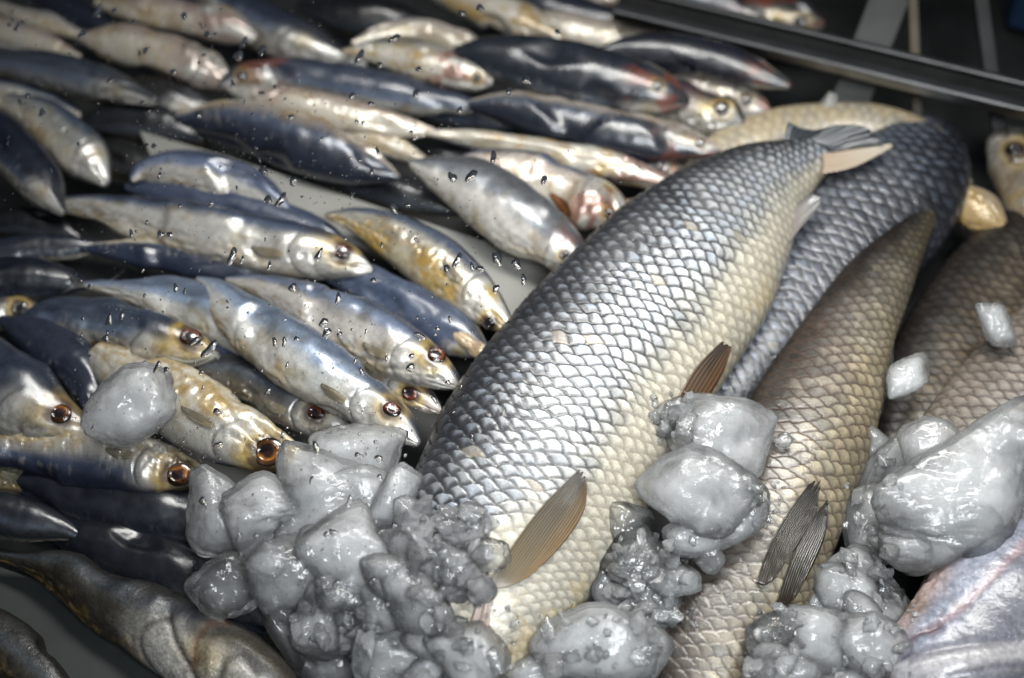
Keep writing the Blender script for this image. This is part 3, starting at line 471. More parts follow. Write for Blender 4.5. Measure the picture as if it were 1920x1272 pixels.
mack('mackerel with a gold eye and blue back facing the hollow ice lump', [(-190, 590, 60), (-120, 640, 80), (-40, 700, 92), (30, 745, 84), (85, 778, 62), (130, 796, 38), (158, 804, 20), (172, 808, 4)], .056, dors=32, hl=150, eyes=((112, 776, 22, 'gold', .9),), back=(.035, .06, .12), bk=(.34, .5), flank=(.33, .34, .32), belly=(.46, .44, .38), yel=.6)
mack('cream mackerel with a large brown eye in front, snout on the ice', [(178, 668, 30), (215, 690, 44), (270, 720, 60), (330, 752, 70), (395, 790, 70), (455, 822, 62), (510, 846, 46), (555, 862, 26), (588, 872, 4)], [.055, .072, .078], dors=208, hl=175, eyes=((503, 848, 31, 'gold', .9),), back=(.04, .055, .10), bk=(.10, .22), flank=(.66, .65, .60), belly=(.74, .68, .56), yel=.9)
mack('navy mackerel with a gold eye resting under the front one', [(-20, 836, 30), (50, 848, 46), (130, 858, 58), (210, 866, 62), (280, 878, 56), (335, 890, 42), (370, 896, 24), (396, 902, 4)], .046, dors=190, hl=130, eyes=((335, 890, 26, 'gold', .85),), back=(.018, .032, .085), bk=(.30, .46), flank=(.56, .54, .5), yel=.8)
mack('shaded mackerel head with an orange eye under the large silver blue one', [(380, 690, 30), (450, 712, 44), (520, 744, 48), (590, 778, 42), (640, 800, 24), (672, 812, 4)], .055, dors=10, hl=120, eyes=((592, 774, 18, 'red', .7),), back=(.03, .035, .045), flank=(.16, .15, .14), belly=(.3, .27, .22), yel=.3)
mack('deep blue mackerel crossing beneath the light blue ones', [(340, 600, 20), (400, 640, 44), (460, 690, 48), (520, 740, 40), (580, 790, 12)], .048, dors=75, hl=0, back=(.03, .055, .14), bk=(.5, .66))
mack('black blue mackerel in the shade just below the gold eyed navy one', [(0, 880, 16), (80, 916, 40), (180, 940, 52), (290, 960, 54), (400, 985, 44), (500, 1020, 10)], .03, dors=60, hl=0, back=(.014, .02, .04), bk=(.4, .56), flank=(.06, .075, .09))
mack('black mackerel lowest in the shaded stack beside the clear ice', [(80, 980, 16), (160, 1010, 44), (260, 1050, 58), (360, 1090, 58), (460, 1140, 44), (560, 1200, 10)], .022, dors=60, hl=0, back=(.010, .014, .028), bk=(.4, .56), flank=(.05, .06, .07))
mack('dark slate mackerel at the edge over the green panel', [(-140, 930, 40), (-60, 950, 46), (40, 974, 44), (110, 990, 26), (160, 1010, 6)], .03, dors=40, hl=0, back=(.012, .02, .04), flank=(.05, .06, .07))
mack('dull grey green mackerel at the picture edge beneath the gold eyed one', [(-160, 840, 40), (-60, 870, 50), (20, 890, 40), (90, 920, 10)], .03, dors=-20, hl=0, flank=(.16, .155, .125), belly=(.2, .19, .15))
m17 = small('brown_fish', 'brown grey fish with a shaded head in the bottom corner beside the green panel', None, [(-30, 1036, 4), (40, 1052, 16), (110, 1070, 40), (190, 1115, 60), (270, 1160, 72), (350, 1205, 80), (430, 1255, 84), (510, 1310, 60), (570, 1350, 10)], .03, dors=20, hl=330, mat=DULL, back=(.012, .011, .009), flank=(.03, .027, .02), belly=(.06, .052, .038), marks=(([(318, 1150), (330, 1200), (372, 1290)], 6, (.012, .01, .008), .95, .004), ([(372, 1180), (420, 1168), (480, 1200), (560, 1262)], 8, (.2, .17, .14), .6, -.002), ([(362, 1250), (368, 1200), (392, 1170), (430, 1168)], 8, (.10, .045, .02), .8, .002), ([(384, 1262), (392, 1212), (420, 1190), (470, 1212), (540, 1272)], 14, (.12, .10, .07), .8, -.003), ([(410, 1272), (424, 1235), (450, 1230), (480, 1260)], 9, (.02, .016, .012), .8, .002)), bk=(.1, .3), yel=.6, met=.25)
small('brown_fish', 'reflection of a dull brown fish, built as a solid body at the bottom corner', None, [(-80, 1150, 40), (0, 1200, 52), (70, 1260, 52), (140, 1330, 30)], .02, dors=20, hl=0, mat=DULL, back=(.02, .018, .014), flank=(.05, .045, .035), belly=(.08, .07, .05), met=.1)  # solid fish body added in place of a fish's reflection
small('yellow_fish', 'orange yellow fish head poking out behind the large grey fish', None, [(1760, 350, 20), (1800, 376, 36), (1845, 402, 40), (1880, 425, 14)], .05, dors=-60, hl=0, flank=(.55, .45, .32), belly=(.6, .42, .2), yel=1.2, met=.1)
small('pale_fish', 'tan fish head with a black eye at the edge under the rail', None, [(1990, 480, 40), (1950, 400, 56), (1915, 320, 58), (1890, 262, 36), (1880, 235, 8)], .045, dors=-20, hl=120, eyes=((1904, 284, 17, 'dark'),), flank=(.30, .27, .22), belly=(.4, .33, .24), yel=.8, met=.15)
# --- large scaly fish
P_C1 = ((.045, .05, .058), (.42, .44, .465), (.64, .59, .48), (.022, .022, .026))
C1 = scaly('scaly_fish', 'large silver scaly fish with a cream belly lying across the middle of the heap',
  [(1566, 282, 30), (1530, 294, 40), (1490, 314, 58), (1430, 352, 96), (1370, 410, 132), (1290, 505, 170), (1200, 612, 190), (1110, 722, 201), (1040, 830, 210), (985, 930, 208), (940, 1030, 196), (912, 1120, 172), (900, 1200, 130), (900, 1262, 80), (905, 1310, 20)],
  [.088, .092, .094, .09, .084, .074, .064], 4, P_C1, 900, 400, wd=.62, darkq=(.56, .68), cream=.36)
o, B = C1
fin(B, o, 'tail_fin', [[(1470, 262), (1474, 242), (1481, 223)], [(1500, 262), (1515, 252), (1527, 241)], [(1530, 268), (1562, 250), (1593, 229)], [(1552, 276), (1600, 262), (1652, 250)], [(1560, 286), (1610, 274), (1668, 268)]], (.09, .10, .115), (.05, .06, .07), z=(.10, .108), n=60, m=26, ragged=.12, nray=11)
fin(B, o, 'tail_lobe', [[(1540, 288), (1600, 280), (1674, 269)], [(1544, 306), (1610, 298), (1676, 272)], [(1540, 326), (1600, 314), (1674, 276)]], (.62, .48, .36), (.66, .60, .48), z=(.098, .104), n=20, m=24, ragged=.02, streak=.25)
fin(B, o, 'anal_fin', [[(1486, 392), (1510, 372), (1532, 360)], [(1486, 420), (1520, 392), (1547, 372)], [(1478, 456), (1504, 424), (1540, 382)]], (.34, .30, .27), (.16, .16, .17), z=(.098, .104), n=30, m=20, ragged=.1, streak=.3)
fin(B, o, 'pelvic_fin', [[(1262, 752), (1300, 690), (1352, 636)], [(1290, 754), (1326, 704), (1360, 640)], [(1312, 756), (1344, 706), (1366, 650)]], (.16, .10, .06), (.05, .038, .032), n=30, m=30, ragged=.06, off=.003, nray=7, streak=.7, c2=(.2, .10, .05))
fin(B, o, 'pectoral_fin', [[(904, 1112), (954, 1036), (1014, 954), (1086, 881)], [(930, 1108), (985, 1030), (1040, 955), (1089, 886)], [(956, 1102), (1018, 1030), (1070, 964), (1092, 894)], [(988, 1086), (1046, 1028), (1086, 965), (1093, 912)]], (.24, .18, .10), (.062, .056, .048), n=70, m=60, ragged=.05, off=.003, curl=.004, nray=15, streak=.75, c2=(.24, .14, .05))
fin(B, o, 'belly_fin', [[(1020, 1205), (1046, 1170), (1072, 1132)], [(1030, 1205), (1056, 1172), (1078, 1136)], [(1040, 1200), (1062, 1174), (1082, 1140)]], (.55, .40, .14), (.6, .48, .2), n=14, m=20, off=.002, streak=.2)
fin(B, o, 'gill_flap', [[(880, 1180), (892, 1140), (904, 1112)], [(900, 1196), (910, 1150), (916, 1116)], [(914, 1200), (918, 1160), (922, 1122)]], (.6, .42, .34), (.62, .5, .42), n=14, m=16, off=.003, streak=.2, nray=2)
P_C2 = ((.04, .045, .055), (.15, .165, .20), (.28, .26, .23), (.014, .016, .022))
scaly('grey_fish', 'large blue grey scaly fish bending behind the tail of the silver one', [(1320, 800, 30), (1370, 730, 66), (1440, 640, 92), (1520, 540, 112), (1600, 450, 128), (1670, 375, 128), (1715, 315, 110), (1740, 268, 76), (1752, 232, 30)], [.03, .05, .06, .058], 150, P_C2, 420, 200, wd=.45, darkq=(.8, .95), ratio=.5, du=.0105, dv=.0095, met0=.15, blotch=.35, relief=.0008)
scaly('cream_fish', 'cream backed fish curving behind the blue grey one near the white corner', [(1262, 366, 8), (1300, 335, 30), (1370, 288, 52), (1460, 258, 56), (1560, 246, 54), (1650, 256, 60), (1730, 300, 66), (1790, 365, 40)], .052, 200, ((.12, .13, .14), (.5, .44, .33), (.58, .52, .41), (.2, .17, .13)), 260, 130, wd=.12, darkq=(.3, .45), relief=.0005)
P_C3 = ((.03, .024, .02), (.19, .16, .125), (.30, .25, .165), (.075, .05, .038))
C3 = scaly('brown_scaly_fish', 'tan brown scaly fish with black paired fins right of the silver one', [(1738, 398, 20), (1704, 446, 36), (1652, 520, 62), (1600, 610, 82), (1555, 710, 104), (1512, 810, 122), (1468, 910, 132), (1422, 1020, 132), (1375, 1130, 124), (1325, 1240, 118), (1280, 1340, 90), (1262, 1380, 40)],
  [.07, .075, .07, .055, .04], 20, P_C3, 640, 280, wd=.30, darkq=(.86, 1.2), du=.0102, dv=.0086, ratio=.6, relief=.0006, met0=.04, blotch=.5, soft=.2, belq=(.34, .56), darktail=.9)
o, B = C3
fin(B, o, 'pectoral_fin', [[(1416, 1096), (1440, 1030), (1480, 958), (1532, 888)], [(1432, 1100), (1462, 1030), (1500, 960), (1534, 892)], [(1448, 1088), (1484, 1020), (1518, 962), (1535, 910)], [(1460, 1070), (1500, 1010), (1524, 970), (1530, 930)]], (.035, .024, .014), (.012, .010, .009), n=60, m=40, ragged=.12, off=.003, nray=13)
fin(B, o, 'pectoral_fin', [[(1452, 1130), (1480, 1050), (1512, 990), (1546, 936)], [(1470, 1134), (1500, 1060), (1530, 1000), (1547, 940)], [(1486, 1120), (1518, 1060), (1540, 1005), (1547, 955)]], (.03, .02, .012), (.010, .009, .008), n=50, m=40, ragged=.1, off=.0035, nray=10)
fin(B, o, 'dorsal_fin', [[(1640, 780), (1652, 700), (1664, 620), (1680, 540)], [(1650, 782), (1664, 700), (1672, 620), (1686, 542)], [(1656, 770), (1672, 700), (1678, 624), (1692, 546)]], (.03, .03, .034), (.03, .03, .034), z=(.05, .07), n=24, m=60, ragged=.04, streak=.8, nray=4)
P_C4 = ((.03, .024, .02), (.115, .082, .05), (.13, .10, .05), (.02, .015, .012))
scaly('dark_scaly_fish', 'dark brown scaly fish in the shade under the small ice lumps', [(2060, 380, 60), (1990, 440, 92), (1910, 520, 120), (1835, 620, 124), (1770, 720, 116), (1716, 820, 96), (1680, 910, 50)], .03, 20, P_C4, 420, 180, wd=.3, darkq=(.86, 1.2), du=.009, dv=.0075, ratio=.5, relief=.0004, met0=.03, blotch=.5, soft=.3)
P_C5 = ((.10, .08, .07), (.34, .285, .24), (.5, .43, .35), (.05, .038, .034))
scaly('pale_scaly_fish', 'tan grey scaly fish at the edge half under the big ice slab', [(2120, 520, 60), (2050, 600, 100), (1970, 690, 124), (1890, 790, 130), (1815, 890, 126), (1750, 980, 100), (1710, 1050, 50)], .05, 180, P_C5, 420, 180, wd=.3, darkq=(.86, 1.2), du=.010, dv=.0088, ratio=.5, relief=.0006, met0=.05, blotch=.4, soft=.35)
c6 = small('purple_fish', 'fish with a pink white belly and a bluish purple head in the bottom corner', None, [(2160, 880, 60), (2080, 950, 120), (2000, 1040, 160), (1910, 1140, 172), (1820, 1230, 150), (1740, 1310, 110), (1690, 1370, 30)], .058, dors=158, hl=0, back=(.19, .205, .29), flank=(.38, .39, .47), belly=(.62, .46, .42), bk=(.40, .60), yel=.0, red=.25, met=.12, mat=MOIST, ratio=.7, ns=220, na=120, marks=(([(1672, 1240), (1740, 1222), (1830, 1206), (1930, 1196)], 9, (.05, .05, .08), .8, .003), ([(1700, 1262), (1790, 1240), (1940, 1226)], 26, (.5, .48, .48), .6, -.003), ([(1745, 1180), (1800, 1140), (1860, 1080), (1930, 1010)], 8, (.35, .2, .2), .5, .002), ([(1760, 1172), (1720, 1186), (1690, 1215)], 7, (.06, .03, .04), .85, .003), ([(1780, 1272), (1860, 1250), (1930, 1246)], 6, (.06, .06, .09), .7, .002)))
# ------------------------------------------------------------------ ice
_ico = {}
def ico(sub):
    if sub not in _ico:
        import bmesh
        b = bmesh.new(); bmesh.ops.create_icosphere(b, subdivisions=sub, radius=1); b.verts.ensure_lookup_table()
        _ico[sub] = (np.array([v.co[:] for v in b.verts]), np.array([[v.index for v in f.verts] for f in b.faces])); b.free()
    return _ico[sub]
def chunk(seed, rx, ry, rz, sub=5, npl=11, soft=7., rough=.06, holes=1):
    """melted ice lump: a rounded many-sided solid with dimples, worn edges and fine pitting"""
    d, f = ico(sub); rg = np.random.default_rng(seed); nrm = unit(rg.normal(size=(npl, 3))); nrm = np.concatenate([nrm, -nrm[::2], [[0, 0, 1.], [0, 0, -1.]]]); off = rg.uniform(.74, 1.04, len(nrm))
    dp = np.maximum(d @ nrm.T, 1e-3)/off; r = 1/(np.sum(dp**soft, 1)**(1/soft))
    for _ in range(holes):
        h = unit(rg.normal(size=3)+np.array([0, 0, .8])); a = d @ h; r = r*(1-rg.uniform(.12, .3)*np.exp(-((1-a)/rg.uniform(.03, .10))))
    r = r*(1+rough*2.2*(fbm(d*2.3+seed*3.7, seed)-.5)+rough*1.3*(fbm(d*6+seed, seed+4)-.5)+rough*.6*(fbm(d*17, seed+8)-.5))
    c_ = unit(rg.normal(size=(46, 3))); w_ = np.sort(np.linalg.norm(d[:, None]-c_[None], axis=2), 1); r = r*(1+rough*.9*(np.clip((w_[:, 1]-w_[:, 0])*3, 0, 1)-.5)*ss(fbm(d*1.3+seed, seed+11), .35, .6))
    v = d*r[:, None]; lo, hi = v.min(0), v.max(0); v = (v-(lo+hi)/2)/((hi-lo)/2)
    return v*[rx, ry, rz], f
_m3 = np.stack([CR, CU, -CF], 1)
def ice(label, x, y, rx, ry, z, kind='mid', seed=None, name='ice_lump', thick=.75, rot=0., group=None, **k):
    c = P(x, y, z); s = depth(c)/FPX; seed = seed if seed is not None else int(x*7+y*13) % 9973
    sub = 5 if max(rx, ry) > 34 else 4
    rx, ry = rx*1.10, ry*1.10; v, f = chunk(seed, rx*s, ry*s, min(rx, ry)*s*thick, sub, **k); ca, sa = math.cos(R(rot)), math.sin(R(rot)); v = np.stack([v[:, 0]*ca-v[:, 1]*sa, v[:, 0]*sa+v[:, 1]*ca, v[:, 2]], 1)
    o = make(name, c+v @ _m3.T, f, ICE[kind], origin=c)
    if sub == 5:
        d4, f4 = ico(4); cv, cf, n_ = [], [], 0
        for q_ in (.86, .7, .52, .34):
            w4, _ = chunk(seed, rx*s, ry*s, min(rx, ry)*s*thick, 4, **k); w4 = np.stack([w4[:, 0]*ca-w4[:, 1]*sa, w4[:, 0]*sa+w4[:, 1]*ca, w4[:, 2]], 1)
            w4 = w4*(q_*(1+.22*(fbm(d4*2.1+q_*9+seed, seed+2)-.6)))[:, None]; cv.append(c+w4 @ _m3.T); cf.append(f4+n_); n_ += len(w4)
        make('cloudy_core', np.concatenate(cv), np.concatenate(cf), CORE[kind], o, origin=c)
    tag(o, label, 'ice', group or 'ice lumps among the fish'); return o
ice('round ice lump with a grey hollow lying alone on the cream mackerel', 246, 758, 80, 74, .098, 'cloudy', holes=3)
ice('rounded ice lump ending the middle pile under the gold eyed navy mackerel', 408, 962, 66, 88, .075, 'mid', rot=20)
ice('flat round ice lump over the outer one in the middle pile', 492, 968, 74, 78, .094, 'cloudy')
ice('largest cloudy block in the middle ice pile', 640, 935, 112, 100, .094, 'cloudy', soft=6, npl=8)
ice('square cloudy block leaning on the silver scaly fish at the top of the middle pile', 672, 868, 84, 66, .092, 'cloudy', npl=6, soft=12)
ice('broad cloudy block in the centre of the middle pile, just below the largest', 660, 1030, 92, 84, .108, 'cloudy', npl=8)
ice('glass clear ice piece against the black mackerel', 428, 1100, 72, 62, .072, 'clear', holes=3)
ice('grey ice lump between the clear piece and the centre of the pile', 545, 1085, 78, 80, .082, 'mid')
ice('long slanting clear ice sliver below the clear piece', 530, 1168, 36, 84, .07, 'clear', rot=38)
ice('grey wet ice lump under the slanting sliver', 625, 1160, 84, 70, .07, 'mid')
ice('round ice ball beside the gill of the silver scaly fish', 778, 1128, 84, 84, .108, 'mid')
ice('white ice lump covering the snout of the silver scaly fish', 876, 1236, 76, 66, .098, 'cloudy', npl=6)
ice('pointed ice lump standing up against the silver scales', 868, 1000, 46, 58, .122, 'mid', rot=-15)
ice('oval ice bit lying on the last dark scales', 776, 976, 34, 46, .125, 'mid', rot=10)
ice('lumpy ice block touching the pectoral fin base', 800, 1050, 76, 60, .114, 'mid', rough=.055)
ice('knobbly ice piece below the pectoral fin', 862, 1075, 52, 50, .118, 'mid', rough=.06)
ice('smooth ice lump left of the ice ball', 700, 1140, 64, 60, .09, 'mid')
ice('clear dark ice lump at the bottom of the middle pile', 610, 1250, 70, 44, .05, 'clear')
ice('ice block at the bottom edge between the dark lump and the white one', 745, 1230, 78, 52, .078, 'mid')
ice('big round ice lump resting on the belly of the silver scaly fish', 1310, 930, 112, 92, .118, 'mid', holes=3)
ice('frosted ice block above the big round lump', 1352, 820, 96, 76, .110, 'mid', npl=9, holes=2)
ice('jagged clear ice heap piece below the big round lump', 1195, 1060, 72, 76, .082, 'clear', rough=.06)
ice('grey ice lump in the gap between the silver fish and the brown one', 1222, 1130, 72, 68, .07, 'mid', rough=.055)
ice('bright ice lump with a melted face beside the brown fish', 1375, 965, 72, 48, .106, 'mid', rot=20)
ice('broad grey ice block at the bottom centre under the yellow belly fin', 1115, 1215, 112, 78, .09, 'cloudy', rough=.055)
ice('small square ice chip on the brown fish', 1330, 1052, 27, 26, .094, 'cloudy', name='ice_chip')
ice('flat ice chip next to the square one', 1268, 1082, 44, 34, .088, 'mid', name='ice_chip')
ice('crumbly ice bit on the belly edge of the silver fish', 1232, 790, 46, 44, .105, 'mid', name='ice_chip', rough=.07)
ice('tiny ice chip on the brown fish beside the frosted block', 1470, 826, 16, 15, .105, 'cloudy', name='ice_chip')
ice('huge flat ice slab lying on the tan grey fish', 1812, 915, 172, 132, .105, 'cloudy', soft=8, npl=8, thick=.55, rot=12)
ice('rounded bulge of ice under the lower end of the huge slab', 1760, 1010, 110, 66, .09, 'cloudy', rough=.055)
ice('wet grey ice lump between the brown fish and the huge slab', 1640, 985, 58, 70, .06, 'mid')
ice('blurry ice lump above the wet grey one', 1660, 860, 60, 62, .055, 'mid')
ice('thin ice piece with a tall pointed shape on the dark brown fish', 1702, 706, 36, 50, .088, 'cloudy', rot=-28, npl=7)
ice('small ice lump with a flat top highest at the edge', 1864, 611, 38, 40, .094, 'cloudy', npl=7)
ice('ice lump below the wet grey one near the fins', 1588, 1118, 66, 60, .06, 'mid')
ice('small cube shaped clear ice bit in the dark gap', 1670, 1122, 29, 32, .062, 'clear', name='ice_chip', npl=3, soft=12)
ice('pointed grey ice block under the black fins', 1535, 1200, 62, 74, .075, 'cloudy', rot=25)
ice('wide ice block in front of the purple fish', 1622, 1216, 78, 66, .068, 'cloudy')
ice('pinkish clear ice lump on the brown fish near the bottom', 1446, 1190, 46, 44, .088, 'clear')
ice('round ice lump at the bottom edge on the brown fish', 1470, 1258, 62, 44, .09, 'mid')
ice('last ice lump at the bottom edge before the purple fish', 1590, 1292, 66, 40, .06, 'mid')
ice('ice lump half hidden under the snout of the purple fish', 1350, 1290, 0.1+60, 40, .05, 'mid')
ice('small frosty lump between the black fins and the slab', 1612, 1055, 30, 34, .07, 'mid', name='ice_chip')
ice('dim ice lump behind the snout of the cream mackerel', 560, 885, 44, 40, .06, 'clear')
ice('white ice lump filling the notch between the square block and the silver scales', 742, 930, 48, 58, .112, 'cloudy')
ice('knuckle of ice in the heap just right of the grey lump', 596, 1030, 44, 42, .104, 'cloudy', rough=.06)
ice('glassy ice bump low on the heap right of the clear piece', 505, 1050, 40, 36, .098, 'mid')
ice('rough crust of ice between the ice ball and the broad cloudy block', 735, 1085, 56, 44, .118, 'cloudy', rough=.07)
ice('frosty ice lump below the ice ball at the bottom of the heap', 815, 1190, 58, 48, .098, 'cloudy', rough=.06)
ice('grey ice lump just under the broad cloudy block', 655, 1105, 60, 46, .100, 'mid', rough=.06)
ice('pale ice knob at the left foot of the pile by the slanting sliver', 590, 1190, 44, 46, .082, 'mid')
ice('ice lump at the bottom edge left of the white snout one', 800, 1256, 46, 34, .088, 'cloudy', rough=.06)
ice('thin clear ice plate lying on the lower silver scales by the fin', 920, 1040, 36, 30, .131, 'clear', rough=.06)
ice('small round ice bead by the pectoral fin base', 905, 1108, 26, 24, .125, 'mid', name='ice_chip')
ice('shiny ice lump tucked under the big round one on the left', 1176, 985, 50, 42, .094, 'clear', rough=.06)
ice('white crust of ice under the bright melted lump', 1300, 1010, 54, 36, .104, 'cloudy', rough=.07)
ice('upright ice splinter in the gap below the big round lump', 1150, 1120, 34, 52, .075, 'mid', rot=20)
ice('ice lump at the bottom between the broad grey block and the brown fish', 1216, 1225, 44, 60, .085, 'mid', rough=.06)
ice('low grey ice lump in the corner of the bottom centre', 1010, 1262, 66, 36, .078, 'cloudy', rough=.06)
ice('frosted ice knob on the upper edge of the huge slab', 1740, 830, 52, 46, .108, 'mid', rough=.06)
ice('ice lump bridging the huge slab and the picture edge', 1890, 850, 64, 70, .112, 'cloudy')
ice('lower ice crust along the foot of the huge slab', 1700, 1040, 50, 36, .09, 'cloudy', rough=.07)
ice('ice lump wedged between the pointed block and the cube bit', 1620, 1150, 36, 40, .072, 'mid', rough=.06)
ice('wide packed ice mass underneath the whole middle pile', 650, 1050, 185, 165, .070, 'cloudy', thick=.28)
ice('packed ice under the ice ball against the silver scaly fish', 790, 1110, 120, 110, .085, 'cloudy', thick=.35)
ice('packed ice filling the gap under the big round lump', 1190, 1130, 95, 120, .055, 'mid', thick=.4)
ice('packed ice bed between the brown fish and the purple one', 1590, 1170, 130, 130, .045, 'cloudy', thick=.3)
ice('packed ice under the upper edge of the huge slab', 1690, 940, 80, 120, .055, 'cloudy', thick=.5)
rg = np.random.default_rng(4)
# fine crushed bits lying on and between the lumps: dropped on whatever surface is there
V, F, nv = [], [], 0; bpy.context.view_layer.update(); dg = bpy.context.evaluated_depsgraph_get()
for (x0, y0, x1, y1, n) in ((770, 950, 915, 1125, 110), (1140, 1000, 1310, 1170, 90), (640, 1120, 980, 1280, 60), (1010, 1140, 1240, 1275, 36), (1225, 735, 1310, 830, 36), (1400, 900, 1470, 1010, 26), (1560, 1040, 1720, 1275, 50), (540, 1090, 680, 1210, 26), (1580, 860, 1690, 1080, 34), (1400, 1140, 1510, 1275, 36)):
    for _ in range(n):
        x, y = rg.uniform(x0, x1), rg.uniform(y0, y1); d0 = unit(PD(x, y, 1)-CP); hit, loc, nr_, ix, ob, mt_ = SC.ray_cast(dg, Vector(CP), Vector(d0))
        if not hit or ob.name.split('.')[0] in ('mackerel', 'tray_floor', 'pectoral_fin', 'brown_fish'): continue
        onice = ob.name.startswith(('ice', 'cloudy')); s = depth(np.array(loc))/FPX*(3+rg.uniform()**1.8*(22 if onice else 6))
        v, f = chunk(int(rg.integers(1, 9999)), s*rg.uniform(.7, 1.2), s*rg.uniform(.7, 1.2), s*rg.uniform(.5, .9), 3, npl=5, soft=26., holes=0, rough=.03); V.append(np.array(loc)-np.array(d0)*s*.35+v @ np.linalg.qr(rg.normal(size=(3, 3)))[0]); F.append(f+nv); nv += len(v)
o = make('crushed_ice', np.concatenate(V), np.concatenate(F), ICE['crumb'], smooth=False); tag(o, 'fine crushed ice crumbs packed between the ice lumps and the fish', 'crushed ice', None, 'stuff')
# ------------------------------------------------------------------ glass pane and its water drops
PA = [(0, 0, 1.47), (1920, 0, 1.40), (800, 1272, 1.196)]
pa, pb, pc = [PD(x, y, d) for x, y, d in PA]; pnrm = unit(np.cross(pb-pa, pc-pa)); pnrm = pnrm if pnrm @ CF < 0 else -pnrm
def onpane(x, y):
    d = CF + CR*((x-960)/FPX) + CU*((636-y)/FPX); return CP+d*(((pa-CP) @ pnrm)/(d @ pnrm))
def panegap():
    worst = []
    for o in COL.objects:
        if o.type == 'MESH' and o.name.split('.')[0] not in ('glass_pane', 'back_wall', 'upright_plate', 'water_drop'):
            n = len(o.data.vertices); v = np.empty(n*3, np.float32); o.data.vertices.foreach_get('co', v); v = v.reshape(-1, 3)+np.array(o.location); g = (pa-v) @ pnrm*-1
            i = np.argmax(g); px = pxof(v[i]); worst.append((float(g[i]), o.get('label', o.name), int(px[0]), int(px[1])))
    worst.sort(reverse=True); print('PANE', worst[:12])
panegap()
m, nt, out = newmat('clear_glass'); t = node(nt, 'ShaderNodeBsdfTransparent'); t.inputs[0].default_value = (.985, .99, .988, 1); nt.links.new(t.outputs[0], out.inputs[0])
q = np.array([onpane(x, y) for x, y in ((-260, -160), (2180, -160), (2180, 1400), (-260, 1400))]); v = np.concatenate([q, q-pnrm*.004])
gp = make('glass_pane', v, np.array([(0, 1, 2, 3), (7, 6, 5, 4), (0, 4, 5, 1), (1, 5, 6, 2), (2, 6, 7, 3), (3, 7, 4, 0)]), m, smooth=False); tag(gp, 'clear glass display front pane carrying the water drops', 'glass pane')
m, nt, out = newmat('water'); g = node(nt, 'ShaderNodeBsdfPrincipled'); setv(g, Transmission_Weight=1., IOR=1.33, Roughness=.0, Base_Color=(1, 1, 1, 1)); nt.links.new(g.outputs[0], out.inputs[0]); WATER = m
e2 = unit(CU-pnrm*(CU @ pnrm)); e1 = np.cross(e2, pnrm)
def dropmesh(seed, nr=9, na=20):
    rg = np.random.default_rng(seed); a = np.linspace(0, 2*math.pi, na, endpoint=False); el = rg.choice([1., 1.25, 1.6, 2.1]); sk = rg.uniform(-.35, .35)
    edge = 1+.16*np.sin(2*a+rg.uniform(0, 6))+.12*np.sin(3*a+rg.uniform(0, 6))+.05*np.sin(5*a+rg.uniform(0, 6)); v = []
    for k in range(nr):
        q = k/(nr-1); rr = edge*q; X, Y = rr*np.cos(a), rr*np.sin(a)*el; X = X*(1-.18*Y/el)+sk*Y*.4
        v.append(np.stack([X, Y, np.full(na, .36*math.sqrt(max(0, 1-q**2.4)))+.12*np.maximum(0, -Y)*(1-q)], 1))
    v = np.concatenate(v); n = len(v); f = [gridfaces(nr, na, True)]; j = np.arange(na); v = np.concatenate([v, [[0, 0, -.02]]])
    f.append(np.stack([(nr-1)*na+(j+1) % na, (nr-1)*na+j, np.full(na, n)], 1)); return v, f
proto = []
for k in range(12):
    v, f = dropmesh(k+3); o = make('water_drop', v, f, WATER, origin=(0, 0, 0)); proto.append(o); COL.objects.unlink(o)
rot = Matrix((e1, e2, pnrm)).transposed().to_4x4()
rg = np.random.default_rng(11)
big = [(345, 30, 9), (183, 22, 10), (250, 40, 7), (154, 65, 9), (33, 50, 7), (389, 65, 9), (447, 105, 12), (458, 80, 9), (492, 95, 11), (273, 95, 8), (372, 215, 11), (325, 135, 9), (79, 212, 9), (494, 320, 12), (550, 340, 11), (503, 375, 11), (527, 375, 11), (738, 390, 12), (436, 480, 12), (300, 440, 8), (318, 440, 8), (660, 180, 7), (740, 72, 11),
       (675, 105, 10), (712, 122, 9), (785, 130, 7), (780, 175, 10), (695, 195, 8), (884, 330, 13), (848, 333, 11), (862, 207, 8), (988, 150, 13), (955, 170, 9), (925, 295, 9), (1020, 338, 9), (932, 485, 14), (968, 495, 13), (858, 488, 10), (900, 505, 11), (838, 505, 9), (982, 525, 8), (930, 542, 10), (393, 655, 13), (365, 640, 9), (205, 600, 9), (228, 592, 8), (198, 635, 8), (295, 688, 8), (312, 694, 9), (407, 773, 10), (410, 835, 9),
       (607, 605, 10), (613, 625, 11), (637, 628, 9), (515, 642, 7), (533, 642, 7), (556, 636, 7), (549, 540, 10), (598, 478, 9), (634, 560, 8), (700, 527, 9), (770, 690, 10), (788, 630, 8), (380, 940, 10), (625, 1000, 9), (612, 1003, 9), (710, 860, 11), (672, 855, 9), (712, 895, 8), (705, 830, 7), (592, 840, 9), (740, 987, 9), (655, 940, 8), (480, 1005, 7), (585, 900, 7), (700, 1090, 10), (632, 1095, 9), (1045, 60, 8), (900, 15, 9), (866, 25, 9)]
pts = [(x, y, r*.7) for x, y, r in big]
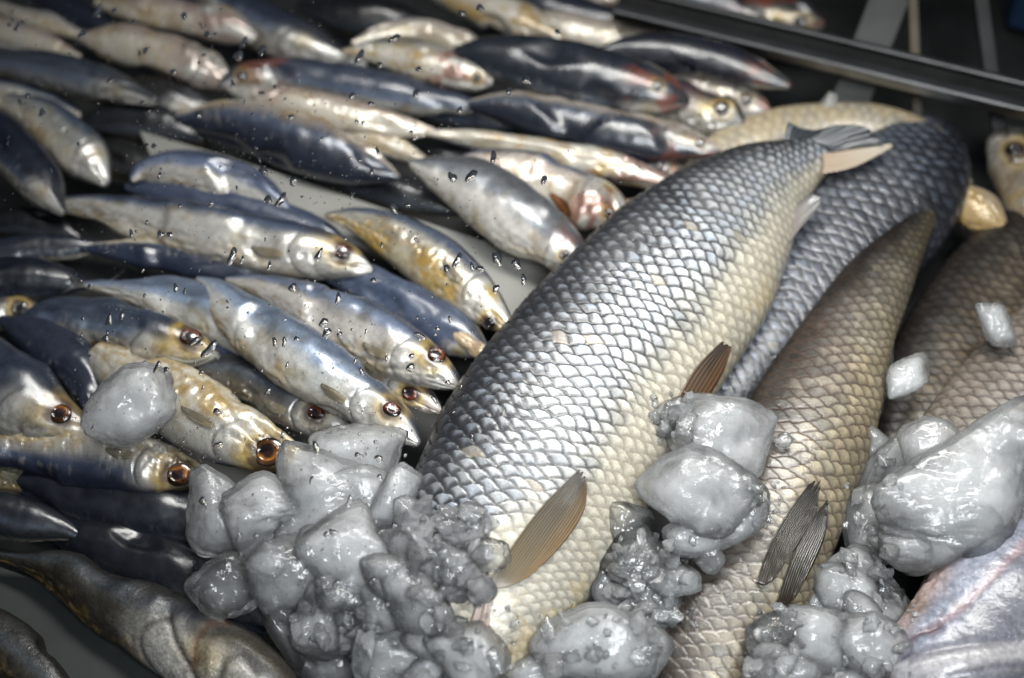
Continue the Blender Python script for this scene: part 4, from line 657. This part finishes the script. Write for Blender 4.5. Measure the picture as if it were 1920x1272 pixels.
for (x0, y0, x1, y1, n, r0, r1) in ((0, 0, 600, 320, 46, 1.6, 4.2), (250, 150, 820, 420, 44, 1.6, 4.0), (130, 430, 900, 860, 96, 1.5, 4.), (380, 880, 780, 1150, 34, 1.4, 3.2), (600, 40, 1300, 480, 34, 2., 5.)):
    for _ in range(n): pts.append((rg.uniform(x0, x1), rg.uniform(y0, y1), 1.15*(r0+(r1-r0)*rg.uniform()**2.2)))
for x, y, r in pts[:298]:
    o = proto[rg.integers(12)].copy(); COL.objects.link(o); c = onpane(x, y); s = r*depth(c)/FPX
    o.matrix_world = Matrix.Translation(c+pnrm*.0003) @ rot @ Matrix.Rotation(rg.normal()*.35, 4, 'Z') @ Matrix.Diagonal((s, s, s, 1))
    tag(o, 'clear water drop clinging to the wet glass pane', 'water drop', 'water drops on the glass')
V, F3, F4, nv = [], [], [], 0
for (x0, y0, x1, y1, n) in ((0, 0, 640, 420, 150), (240, 130, 560, 360, 200), (130, 420, 920, 860, 420), (290, 780, 420, 880, 70), (430, 930, 780, 1120, 160), (560, 130, 900, 430, 230), (380, 820, 780, 1000, 60), (860, 200, 1350, 480, 40)):
    for _ in range(n):
        x, y = rg.uniform(x0, x1), rg.uniform(y0, y1); c = onpane(x, y); s = rg.uniform(.5, 1.7)*depth(c)/FPX; a = np.linspace(0, 2*math.pi, 8, endpoint=False); el = rg.uniform(1, 1.8)
        ring = lambda q, h: c+e1*(s*q*np.cos(a))[:, None]+e2*(s*el*q*np.sin(a))[:, None]+pnrm*(s*h+.0003)
        V += [ring(1, 0), ring(.75, .45), [c+pnrm*(s*.62+.0003)], [c+pnrm*.00028]]; j = np.arange(8); j2 = (j+1) % 8
        F4.append(np.stack([j, j2, j2+8, j+8], 1)+nv); F3.append(np.stack([j+8, j2+8, np.full(8, 16)], 1)+nv); F3.append(np.stack([j2, j, np.full(8, 17)], 1)+nv); nv += 18
o = make('water_spray', np.concatenate(V), [np.concatenate(F4), np.concatenate(F3)], WATER); tag(o, 'fine mist of tiny water specks on the glass', 'water spray', None, 'stuff')
for p_ in proto: bpy.data.objects.remove(p_)
